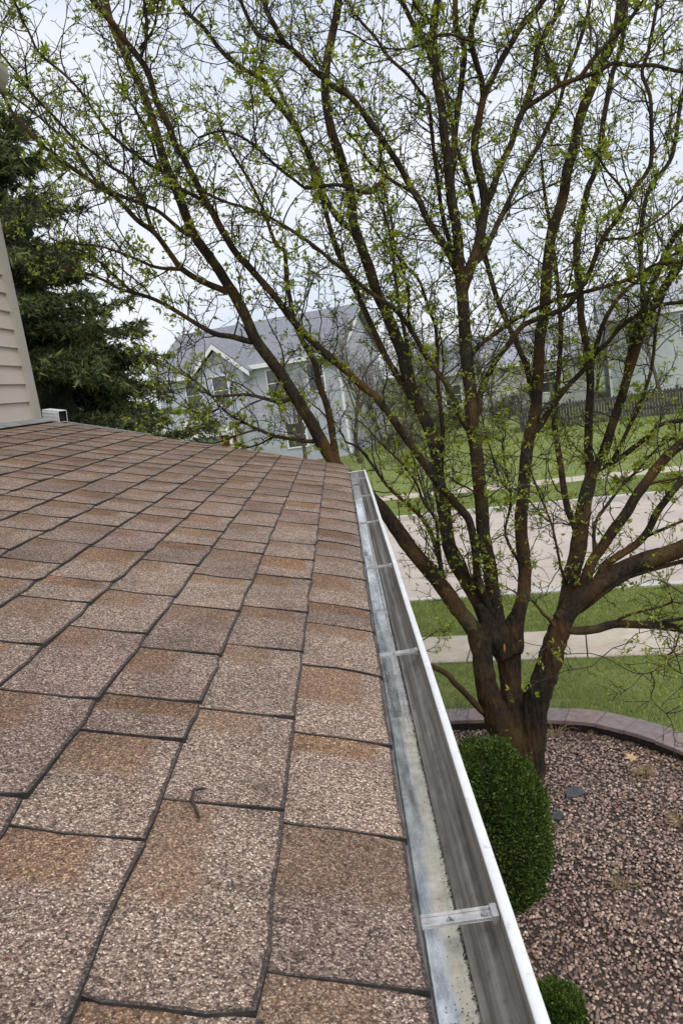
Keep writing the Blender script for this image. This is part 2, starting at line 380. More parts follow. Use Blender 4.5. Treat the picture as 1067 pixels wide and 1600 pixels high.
# ------------------------------------------------------------------ ground, street, walks
mb = MB(); mb.poly3([(-400, -120, -.30), (400, -120, -.30), (400, 700, -.30), (-400, 700, -.30)], (0, 0, .02))
tag(mb.build('ground', MT['ground']), kind='structure')
def sheet(name, pts, z, m):
    me = raw_mesh(name, [(p[0], p[1], z) for p in pts], [np.array([list(range(len(pts)))])], m)
    return tag(obj(name, me), kind='structure')
lawn_near = sheet('lawn', [un(-25, 2.0), un(30, 2.0), un(30, 9.47), un(-25, 9.47)], .0, MT['lawn'])
verge_near = sheet('verge', [un(-25, 10.5), un(30, 10.5), un(30, 12.28), un(-25, 12.28)], .0, MT['lawn'])
verge_far = sheet('verge', [un(-30, 20.1), un(45, 20.1), un(45, 22.76), un(-30, 22.76)], .0, MT['lawn'])
lawn_far = sheet('lawn', [un(-45, 23.72), un(60, 23.72), un(60, 75), un(-45, 75)], .0, MT['lawn'])
mb = MB(); strip(mb, -40, 60, 12.5, 19.9, -.13, -.10); tag(mb.build('street', MT['road']), kind='structure')
for n0, n1 in ((12.28, 12.5), (19.9, 20.1)):
    mb = MB(); strip(mb, -40, 60, n0, n1, -.14, .02); tag(mb.build('kerb', MT['kerb'], bevel=.02), kind='structure')
def walk(n0, n1, ulist, name):
    root = empty(name); tag(root, kind='structure')
    b = MB(); strip(b, ulist[0], ulist[-1], n0 + .01, n1 - .01, -.05, -.012); b.build('joint_bed', MT['bedsoil'], root)
    for a, c in zip(ulist[:-1], ulist[1:]):
        s = MB(); dz = RNG.uniform(-.004, .004); strip(s, a + .008, c - .008, n0, n1, -.04, .018 + dz)
        s.build('slab', MT['walk'], root, bevel=.006)
walk(9.49, 10.49, [-.04 + 1.5 * k for k in range(-6, 8)], 'sidewalk')
walk(22.78, 23.70, [-.04 + 1.5 * k for k in range(-9, 13)], 'sidewalk')

# ------------------------------------------------------------------ grass blades (uncountable)
ring_out = np.array([(-1.6, 8.05), (-.6, 8.08), (.2, 8.04), (.82, 7.92), (1.30, 7.80), (1.69, 7.66), (2.0, 7.51), (2.23, 7.36), (2.50, 7.06), (2.72, 6.74), (2.93, 6.3), (3.08, 5.8), (3.18, 5.2), (3.22, 4.6), (3.2, 3.9), (3.1, 3.2)])
def smooth_line(P, n):
    P = np.asarray(P, float); Q = np.vstack([2 * P[0] - P[1], P, 2 * P[-1] - P[-2]])
    t = np.linspace(0, len(P) - 1 - 1e-6, n); i = t.astype(int); f = (t - i)[:, None]
    a, b, c, d = Q[i], Q[i + 1], Q[i + 2], Q[i + 3]
    return .5 * (2 * b + (c - a) * f + (2 * a - 5 * b + 4 * c - d) * f ** 2 + (3 * b - a - 3 * c + d) * f ** 3)
ring_s = smooth_line(ring_out, 240)
dd = np.gradient(ring_s, axis=0); dd = unit(dd); ring_nin = np.stack([dd[:, 1], -dd[:, 0]], 1)       # towards the bed
def outside_ring(xy, margin=.0):
    d2 = ((xy[:, None, :] - ring_s[None, ::4, :]) ** 2).sum(-1); k = d2.argmin(1)
    v = xy - ring_s[::4][k]; s = (v * ring_nin[::4][k]).sum(1)
    return s < -margin
def blades(name, n, u0, u1, n0, n1, h, wd, filt=None):
    u = RNG.uniform(u0, u1, n); q = RNG.uniform(n0, n1, n); P = u[:, None] * UX + q[:, None] * NX
    if filt is not None:
        k = np.concatenate([filt(P[i:i + 20000, :2]) for i in range(0, n, 20000)]); P = P[k]; n = len(P)
    patch = np.array([mnoise.noise((p[0] * 1.1, p[1] * 1.1, 0)) for p in P])
    a = RNG.uniform(0, 2 * PI, n); s = np.stack([np.cos(a), np.sin(a), 0 * a], 1)
    lean = np.stack([RNG.normal(0, .5, n), RNG.normal(0, .5, n), np.ones(n)], 1)
    hh = h * RNG.uniform(.4, 1.15, n) * (1 + .45 * patch)
    tip = P + unit(lean) * hh[:, None]; tip[:, 2] = np.maximum(tip[:, 2], .012)
    V = np.stack([P - s * wd / 2, P + s * wd / 2, tip], 1).reshape(-1, 3); V[:, 2] -= .003
    me = raw_mesh(name, V, [np.arange(3 * n).reshape(-1, 3)], MT['grass'])
    return me
tag(obj('grass', blades('grass', 130000, -4.5, 6.5, 5.5, 9.52, .055, .009, lambda p: outside_ring(p, .0))), 'short green lawn grass between the gravel bed and the near sidewalk', 'grass', kind='stuff')
tag(obj('grass', blades('grass', 75000, -5, 8, 10.47, 12.3, .06, .011)), 'strip of lawn grass between near sidewalk and street', 'grass', kind='stuff')
tag(obj('grass', blades('grass', 50000, -9, 14, 20.12, 22.8, .06, .016)), 'strip of lawn grass on the far side of the street', 'grass', kind='stuff')
tag(obj('grass', blades('grass', 95000, -16, 24, 23.68, 42, .07, .028)), 'wide green lawn stretching from far sidewalk to wooden fence', 'grass', kind='stuff')

# ------------------------------------------------------------------ gravel bed and its edging
bed_pts = [tuple(ring_s[i] + ring_nin[i] * .12) for i in range(0, 240, 8)] + [(3.0, 1.0), (-1.6, 1.0)]
sheet('gravel_bed_soil', bed_pts, .008, MT['bedsoil'])
def ico():
    t = (1 + 5 ** .5) / 2
    v = np.array([(-1, t, 0), (1, t, 0), (-1, -t, 0), (1, -t, 0), (0, -1, t), (0, 1, t), (0, -1, -t), (0, 1, -t), (t, 0, -1), (t, 0, 1), (-t, 0, -1), (-t, 0, 1)], float)
    f = np.array([(0, 11, 5), (0, 5, 1), (0, 1, 7), (0, 7, 10), (0, 10, 11), (1, 5, 9), (5, 11, 4), (11, 10, 2), (10, 7, 6), (7, 1, 8), (3, 9, 4), (3, 4, 2), (3, 2, 6), (3, 6, 8), (3, 8, 9), (4, 9, 5), (2, 4, 11), (6, 2, 10), (8, 6, 7), (9, 8, 1)])
    return v / np.linalg.norm(v[0]), f
ICO_V, ICO_F = ico()
def pebbles(P, r0, r1, flat=.6, mu=None):
    n = len(P)
    S = RNG.uniform(r0, r1, n)[:, None] * np.stack([RNG.uniform(.8, 1.35, n), RNG.uniform(.7, 1.0, n), RNG.uniform(.8, 1.1, n) * flat], 1)
    V = ICO_V[None] * S[:, None, :] * RNG.uniform(.82, 1.16, (n, 12, 1))
    a = RNG.uniform(0, 2 * PI, n); b = RNG.normal(0, .35, n); ca, sa, cb, sb = np.cos(a), np.sin(a), np.cos(b), np.sin(b)
    y = V[:, :, 1] * cb[:, None] - V[:, :, 2] * sb[:, None]; z = V[:, :, 1] * sb[:, None] + V[:, :, 2] * cb[:, None]
    x = V[:, :, 0]; X = x * ca[:, None] - y * sa[:, None]; Y = x * sa[:, None] + y * ca[:, None]
    V = np.stack([X, Y, z], -1) + P[:, None, :]
    return V.reshape(-1, 3), (ICO_F[None] + (np.arange(n) * 12)[:, None, None]).reshape(-1, 3)
N = 30000
px = RNG.uniform(.48, 3.1, N); py = RNG.uniform(2.9, 8.0, N)
k = ~outside_ring(np.stack([px, py], 1), -.26); px, py = px[k], py[k]
pz = .012 + .010 * RNG.random(len(px)) + .012 * np.array([mnoise.noise((a * 2, b * 2, 3)) for a, b in zip(px, py)])
V, Fc = pebbles(np.stack([px, py, pz], 1), .0095, .0170)
OCT = np.array([(1, 0, 0), (-1, 0, 0), (0, 1, 0), (0, -1, 0), (0, 0, 1), (0, 0, -1)], float)
OCF = np.array([(0, 2, 4), (2, 1, 4), (1, 3, 4), (3, 0, 4), (2, 0, 5), (1, 2, 5), (3, 1, 5), (0, 3, 5)])
No = 7000; po_ = np.stack([RNG.uniform(-.32, .5, No), RNG.uniform(2.9, 8.0, No), RNG.uniform(.012, .022, No)], 1); po_ = po_[~outside_ring(po_[:, :2], -.26)]; No = len(po_)
Vo = (OCT[None] * RNG.uniform(.012, .024, (No, 1, 3)) * np.array([1.1, 1.1, .75]) * RNG.uniform(.8, 1.2, (No, 6, 1)) + po_[:, None]).reshape(-1, 3); Fo = (OCF[None] + (np.arange(No) * 6)[:, None, None]).reshape(-1, 3)
Fc = np.concatenate([Fc, Fo + len(V)]); V = np.concatenate([V, Vo])
tag(obj('gravel', raw_mesh('gravel', V, [Fc], MT['pebble'], True)), 'pinkish grey gravel filling the curved bed around the tree', 'gravel', kind='stuff')
edg = empty('bed_edging', (1.7, 7.5, 0)); tag(edg, 'curved row of mauve brown paving blocks edging the gravel bed', 'edging')
L_ = np.concatenate([[0], np.cumsum(np.linalg.norm(np.diff(ring_s, axis=0), axis=1))])
def ring_at(s): return np.array([np.interp(s, L_, ring_s[:, 0]), np.interp(s, L_, ring_s[:, 1])]), unit(np.array([np.interp(s, L_, ring_nin[:, 0]), np.interp(s, L_, ring_nin[:, 1])]))
s = 0.
while s < L_[-1] - .4:
    ln = RNG.uniform(.33, .37); hgt = .155 + RNG.uniform(-.006, .006)
    (a, na), (b, nb), (m_, nm) = ring_at(s + .0015), ring_at(s + ln - .0015), ring_at(s + ln / 2)
    q = MB(); q.poly3([(*a, 0), (*m_, 0), (*b, 0), (*(b + nb * .29), 0), (*(m_ + nm * .29), 0), (*(a + na * .29), 0)], (0, 0, .040))
    o = q.build('paver', MT['paver'], edg, bevel=.004)
    o.parent = edg; o.matrix_parent_inverse = Matrix.Translation((-1.7, -7.5, hgt - .055)); s += ln
fo = ring_s + ring_nin * .03; fi = ring_s + ring_nin * .235; nn_ = len(fo)  # recessed course, coloured dark to paint in the shade under the caps
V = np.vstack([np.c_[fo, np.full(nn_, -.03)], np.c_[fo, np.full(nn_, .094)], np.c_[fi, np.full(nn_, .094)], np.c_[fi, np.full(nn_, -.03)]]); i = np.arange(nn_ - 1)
o = obj('dark_undercut', raw_mesh('dark_undercut', V, [np.concatenate([np.stack([k_ * nn_ + i, k_ * nn_ + i + 1, ((k_ + 1) % 4) * nn_ + i + 1, ((k_ + 1) % 4) * nn_ + i], 1) for k_ in range(4)])], MT['bedsoil']), edg); o.matrix_parent_inverse = Matrix.Translation((-1.7, -7.5, 0))

# ------------------------------------------------------------------ the house we stand above
house = empty('house', (-1.2, 2.5, 0)); tag(house, 'brown shingled low roof below a beige lap sided upper wall', 'house')
HI = Matrix.Translation((1.2, -2.5, 0))
def hp(o, parent=None):
    """parent to the house (or one of its parts) keeping world coordinates"""
    o.parent = parent or house
    o.matrix_parent_inverse = HI if parent is None else Matrix.Identity(4)
    return o
TH = math.radians(17); CT, ST, TT = math.cos(TH), math.sin(TH), math.tan(TH)
ZE = H - .635                # height of the eave edge of the shingles
RAKE = 5.83
WALLX = -2.2
def roof_p(s, y, h=0.):      # s up the slope from the eave, h above the shingle plane
    return np.array([-s * CT + h * ST, y, ZE + s * ST + h * CT])
mb = MB(); a = [roof_p(s_, y_, -.012) for s_, y_ in ((-.0, -1.2), (-.0, RAKE - .01), (2.45, RAKE - .01), (2.45, -1.2))]
mb.poly3(a, (0, 0, -.03)); roof = hp(mb.build('roof', MT['underlay'])); 
EXP = .1705; OVER = .03
def tab_mesh(kind, row0=False, seed=0):
    rg = np.random.default_rng(seed); nu, nv = 5, 5; V = []; UV = []
    wj = rg.normal(0, .0019, nu); wj2 = rg.normal(0, .008, nv)
    for i in range(nu):
        for j in range(nv):
            u = i / (nu - 1); v = j / (nv - 1)
            s_ = v * (EXP + OVER) + (wj[i] if j == 0 else 0); y_ = u
            h = .0085 * (1 - v) + .0024 * v
            h += .0034 * (1 - u) ** 3 * (1 - .5 * v)              # near end lifts a little
            h += rg.normal(0, .0003)
            if j == 0: h += .0012 * math.sin(u * 5 + seed)
            bow = .016 * math.sin(v * PI) * (1 if i == 0 else 0)  # cut ends bow
            if row0:
                s_ = -.003 + v * (EXP + OVER + .003) + (wj[i] * .8 if j == 0 else 0)
                h -= .009 * (1 - min(1, v / .55)) ** 1.6
            V.append((-s_ * CT + h * ST, u + (-bow if i == 0 else 0) * 1.0 + (wj2[j] if i in (0,) else 0), s_ * ST + h * CT)); UV.append((u, v))
    V = np.array(V); top = []
    for i in range(nu - 1):
        for j in range(nv - 1):
            a = i * nv + j; top.append((a, a + 1, a + nv + 1, a + nv))
    # skirts: butt (j=0), near end (i=0), far end
    def skirt(idx, dz):
        n = len(V_all); k0 = len(idx)
        for q in idx: V_all.append(V[q]); UV_all.append(UV[q])         # own vertices, so that the top shades flat
        for q in idx: V_all.append(V[q] + np.array([-dz * ST * .3, 0, -dz])); UV_all.append(UV[q])
        return [(n + k, n + k0 + k, n + k0 + k + 1, n + k + 1) for k in range(k0 - 1)]
    V_all = [v for v in V]; UV_all = list(UV)
    e = skirt([i * nv for i in range(nu)], .0095) + [tuple(reversed(f)) for f in skirt([j for j in range(nv)], .010)] + skirt([(nu - 1) * nv + j for j in range(nv)], .009)
    faces = [f for f in top] + e
    me = bpy.data.meshes.new('shingle'); me.from_pydata([tuple(v) for v in V_all], [], faces)
    me.materials.append(MT['shingle']); me.materials.append(MT['asphalt_edge'])
    for k_, p in enumerate(me.polygons): p.material_index = 0 if k_ < len(top) else 1
    for k_, p in enumerate(me.polygons): p.use_smooth = k_ < len(top)
    uvl = me.uv_layers.new(name='UVMap')
    for lp in me.loops: uvl.data[lp.index].uv = UV_all[lp.vertex_index]
    import bmesh
    bm = bmesh.new(); bm.from_mesh(me)
    tf = [f for f in bm.faces if f.material_index == 0]
    if sum(f.normal.z for f in tf) < 0: bmesh.ops.reverse_faces(bm, faces=tf)
    bm.to_mesh(me); bm.free(); return me
TABS = [tab_mesh('a', False, k) for k in range(6)]; TABS0 = [tab_mesh('b', True, 20 + k) for k in range(4)]
cuts = {0: [.709, .981, 1.261, 1.585, 1.879, 2.067, 2.396, 2.651, 2.903, 3.138, 3.413, 3.698, 3.991],
        1: [.647, 1.0, 1.303, 1.646, 1.946, 2.281, 2.534, 2.786, 3.181, 3.487, 3.749],
        2: [.892, 1.165, 1.311, 1.557, 1.876, 2.182, 2.527, 2.692, 3.002, 3.315],
        3: [.95, 1.268, 1.62, 1.918, 2.259, 2.531, 2.787, 3.075]}
for row in range(14):
    near = max(.1, .35 + .20 * row - .25)
    c = cuts.get(row)
    if c is None: c = [near + RNG.uniform(0, .25)]
    c = list(c)
    while c[0] > near: c.insert(0, c[0] - RNG.uniform(.24, .36))
    while c[-1] < RAKE - .12: c.append(c[-1] + RNG.choice([.19, .25, .28, .31, .34]) + RNG.uniform(-.02, .02))
    c[-1] = RAKE + RNG.uniform(-.004, .004)
    if c[-1] - c[-2] < .08: c.pop(-2)
    for y0, y1 in zip(c[:-1], c[1:]):
        me = random.choice(TABS0 if row == 0 else TABS)
        o = bpy.data.objects.new('shingle', me); link(o, roof)
        p = roof_p(row * EXP, y0 + .002); o.location = p; o.scale = (1, y1 - y0 - .0044, 1)
        o.rotation_euler = (RNG.normal(0, .0018), 0, RNG.normal(0, .0016))
# edge metal along the rake, fascia, soffit, wall under the eave
mb = MB(); mb.poly3([roof_p(s_, y_, .0165) for s_, y_ in ((1.5, RAKE - .008), (2.22, RAKE - .008), (2.22, RAKE + .02), (1.5, RAKE + .02))], (0, 0, -.012)); hp(mb.build('rake_edge_metal', MT['flash']))
mb = MB(); mb.poly3([roof_p(s_, RAKE - .02, h_) for s_, h_ in ((0, -.02), (2.45, -.02), (2.45, -.2), (0, -.2))], (0, .022, 0)); hp(mb.build('rake_board', MT['fascia']))
mb = MB(); mb.box((-.030, -1.2, ZE - .17), (-.012, RAKE - .03, ZE - .018)); hp(mb.build('fascia_board', MT['fascia']))
mb = MB(); mb.box((-.34, -1.2, ZE - .19), (-.032, RAKE - .03, ZE - .172)); hp(mb.build('soffit', MT['fascia']))
mb = MB(); mb.box((-6.5, -1.2, -.05), (-.34, RAKE - .3, ZE - .175)); hp(mb.build('ground_floor_wall', MT['siding']))
# upper wall with lap siding
wall = MB(); wall.box((-6.5, -1.2, ZE + .2), (WALLX - .03, 5.74, H + 2.2)); wall = hp(wall.build('upper_wall', MT['siding']))
z0 = H + .052
prof = [(WALLX - .03, 0), (WALLX + .002, 0), (WALLX + .006, .004), (WALLX + .004, .012), (WALLX - .012, .127), (WALLX - .03, .127)]
first = None
k = 0
while z0 + .127 * k < H + 2.1:
    if first is None:
        b = MB(); b.prism([(x, z) for x, z in prof], 1, -1.2, 5.64); first = b.build('siding_board', MT['siding']); o = first
    else:
        o = bpy.data.objects.new('siding_board', first.data); COL.objects.link(o)
    o.parent = wall; o.location = (0, 0, z0 + .127 * k); k += 1
b = MB(); b.box((WALLX - .04, 5.632, H + .03), (WALLX + .024, 5.757, H + 2.19)); b.box((WALLX - .13, 5.735, H + .03), (WALLX + .010, 5.775, H + 2.19)); hp(b.build('corner_trim', MT['trim'], bevel=.004), wall)
b = MB(); b.box((WALLX - .02, -1.2, H - .005), (WALLX + .016, 5.66, H + .050)); hp(b.build('base_trim', MT['trim'], bevel=.004), wall)
b = MB(); b.poly3([roof_p(s_, y_, .017) for s_, y_ in ((2.19, .8), (2.19, 5.76), (2.33, 5.76), (2.33, .8))], (0, 0, .003)); hp(b.build('step_flashing', MT['flash']))
# upper eave
b = MB(); b.box((-6.5, -1.2, H + 2.2), (WALLX + .22, 5.40, H + 2.214)); hp(b.build('upper_soffit', MT['trim']))
b = MB(); b.poly3([(WALLX + .27, -1.2, H + 2.335), (WALLX + .27, 5.42, H + 2.335), (-6.5, 5.42, H + 3.75), (-6.5, -1.2, H + 3.75)], (0, 0, .04)); hp(b.build('upper_roof', MT['nb_roof']))
ug = empty('upper_gutter', (-1.925, 5.47, H + 2.215)); tag(ug, 'grey gutter end on the upper eave at left edge of the picture', 'gutter')
b = MB(); b.prism([(-.06, 0), (.02, 0), (.05, .04), (.07, .09), (.075, .13), (-.06, .13)], 1, -6.5, .10); b.build('trough', MT['trim'], ug, bevel=.003)
b = MB(); b.prism([(-.062, -.002), (.021, -.002), (.052, .04), (.072, .09), (.078, .133), (-.062, .133)], 1, .10, .104); b.build('end_cap', MT['trim'], ug)

# discharge pipe lying on the roof by the corner
ds = empty('downspout', (-2.1, 5.80, H + .05)); tag(ds, 'short white downspout outlet lying on the roof by the wall corner', 'downspout')
def rect_pipe(x0, x1, y0, y1, z0_, z1_, t):
    b = MB(); b.box((x0, y0, z1_ - t), (x1, y1, z1_)); b.box((x0, y0, z0_), (x1, y1, z0_ + t)); b.box((x0, y0, z0_ + t), (x1, y0 + t, z1_ - t)); b.box((x0, y1 - t, z0_ + t), (x1, y1, z1_ - t)); return b
pp = rect_pipe(-.20, .075, -.005, .075, -.045, .055, .004)
for q in range(3): pp.box((-.20, -.009, -.03 + .028 * q), (.03, -.005, -.018 + .028 * q))
po = pp.build('pipe', MT['white'], ds); 
ph = MB(); ph.box((.045, -.0008, -.0408), (.050, .0708, .0508)); ph.box((.050, .0672, -.0405), (.0745, .0705, .0505)); ph.box((.050, .0, -.0405), (.0745, .067, -.038)); ph.build('pipe_shade_plug', MT['pipe_shade'], ds)  # black plug and liners paint the shade inside the pipe
ds.scale = (.85, .85, .85); ds.rotation_euler = (0, math.radians(8), math.radians(-42))

# ------------------------------------------------------------------ gutter
GE = 5.38
gut = empty('gutter', (.05, 2.5, ZE - .1)); tag(gut, 'long open aluminium gutter with white lip running along the shingle edge', 'gutter')
GI = Matrix.Translation((-.05, -2.5, -(ZE - .1)))
def gp(o): o.parent = gut; o.matrix_parent_inverse = GI; return o
def sheetprof(name, prof, m, y0, y1, th=.0016, ny=40, wob=0.):
    """thin folded sheet: open profile (x,z) swept along Y"""
    P = np.array(prof); T = np.gradient(P, axis=0); T = unit(T); Nn = np.stack([-T[:, 1], T[:, 0]], 1)
    loop = np.vstack([P, (P + Nn * -th)[::-1]]); k = len(loop); ys = np.linspace(y0, y1, ny); V = []
    for y in ys:
        dx = wob * mnoise.noise((y * 1.3, 0, 0)) ; 
        V += [(p[0] + dx, y, p[1] + dx * .4) for p in loop]
    V = np.array(V); i = np.arange(ny - 1)[:, None]; j = np.arange(k)[None]; j2 = (j + 1) % k
    Fq = np.stack([i * k + j, i * k + j2, (i + 1) * k + j2, (i + 1) * k + j], -1).reshape(-1, 4)
    me = raw_mesh(name, V, [Fq, np.array([list(range(k))[::-1]]), np.array([list(range((ny - 1) * k, ny * k))])], m)
    return gp(obj(name, me))
zb = ZE - .088
sheetprof('back_wall', [(-.010, ZE - .015), (-.010, zb + .004), (-.004, zb)], MT['alu_wall'], -.9, GE)
sheetprof('floor', [(-.004, zb), (.012, zb - .002), (.035, zb - .003), (.050, zb - .002), (.056, zb)], MT['gut_floor'], -.9, GE, ny=120, wob=.0015)
sheetprof('front_wall', [(.056, zb), (.0570, zb + .007), (.0580, zb + .0085), (.0660, zb + .0095), (.0670, zb + .011), (.0680, zb + .022), (.0705, zb + .030), (.0770, zb + .036), (.0860, zb + .041), (.0930, zb + .048), (.0970, zb + .058), (.0990, zb + .072), (.0995, zb + .0868)], MT['alu_wall'], -.9, GE, ny=60, wob=.0012)
sheetprof('front_lip', [(.0992, zb + .0855), (.0996, zb + .0880), (.1010, zb + .0890), (.1125, zb + .0892), (.1142, zb + .087), (.1145, zb + .068)], MT['alu_lip'], -.9, GE + .004, ny=60, wob=.0012)
b = MB(); b.prism([(-.01, zb), (.056, zb), (.066, zb + .016), (.068, zb + .03), (.09, zb + .05), (.1, zb + .07), (.101, zb + .088), (-.01, zb + .088)], 1, GE, GE + .002); gp(b.build('end_cap', MT['alu_hanger']))
b = MB(); b.box((-.012, GE - .012, zb + .0885), (.113, GE + .004, zb + .0915)); gp(b.build('end_cap_rim', MT['alu_lip']))
for i, y in enumerate((.832, 1.745, 2.61, 3.47, 4.28, 5.05)):
    b = MB(); z = zb + .0735; w_ = .0105
    b.box((.006, y - w_, z), (.0985, y + w_, z + .0016))
    b.box((.006, y - w_, z + .0016), (.0985, y - w_ + .0022, z + .0055)); b.box((.006, y + w_ - .0022, z + .0016), (.0985, y + w_, z + .0055))
    b.box((.0900, y - w_ - .001, z - .004), (.0982, y + w_ + .001, z + .0072))
    h_ = gp(b.build('hanger', MT['alu_hanger'], bevel=.0006))
    tb = MB(); tb.tube([(.082, y, z + .0016), (.082, y, z + .0045)], [.0045, .0040], 10); o = tb.build('screw', MT['flash'], h_); o.matrix_parent_inverse = Matrix.Identity(4)
    tb = MB(); tb.tube([(.036, y - .006, z + .0018), (.040, y + .001, z + .0042), (.045, y - .003, z + .002)], [.0014, .002, .0012], 6)
    o = tb.build('spring_clip', MT['flash'], h_); o.matrix_parent_inverse = Matrix.Identity(4)
gx = np.concatenate([RNG.normal(.0545, .0016, 1500), RNG.normal(.040, .006, 140), RNG.uniform(.015, .055, 160)])
gy = np.concatenate([RNG.uniform(.35, 2.3, 1500), RNG.normal(.72, .05, 140), RNG.uniform(.3, 2.2, 160)])
V, Fc = pebbles(np.stack([gx, gy, np.full(len(gx), zb + .0008)], 1), .0004, .0013, .8)
tag(gp(obj('roof_grit', raw_mesh('roof_grit', V, [Fc], MT['grit']))), kind='stuff')

# small twig lying on the shingles
def on_roof(x, y):
    r = ray(x, y); n = np.array([ST, 0, CT]); d = n @ (roof_p(0, 0, .013) - np.array([0, 0, H])); p = r * (d / (n @ r)); p[2] += H; return p
b = MB(); tp = [on_roof(321, 1234), on_roof(305, 1240), on_roof(300, 1250), on_roof(306, 1265), on_roof(312, 1280)]
tp = [p + np.array([0, 0, .002 + .004 * (i == 1)]) for i, p in enumerate(tp)]
b.tube(tp, [.0018, .0026, .0027, .0024, .0016], 6); tag(b.build('twig', MT['twig'], smooth=True), 'thin bent brown twig lying on a near shingle', 'twig')
for x, y in ((262, 1491), (12, 1494)):
    p = on_roof(x, y); V, Fc = pebbles(np.array([p]), .0022, .0028, .6); 
    m = 'redleaf'; o = obj('bud_scale', raw_mesh('bud_scale', V, [Fc], MT[m])); tag(o, ('tiny red bud scale on the light shingle near picture bottom' if x > 100 else 'tiny red bud scale on the shingle at the left edge'), 'bud scale', 'red bud scales on the roof')

# ------------------------------------------------------------------ main tree
TREE_Y = 6.55
tree = empty('ornamental_tree', tuple(at(815, 1215, TREE_Y) * np.array([1, 1, 0]))); tag(tree, 'large multi stemmed tree with budding leaves in the gravel bed', 'tree')
TI = Matrix.Translation(tuple(-np.array(tree.location)))
def tp_(o): o.parent = tree; o.matrix_parent_inverse = TI; return o
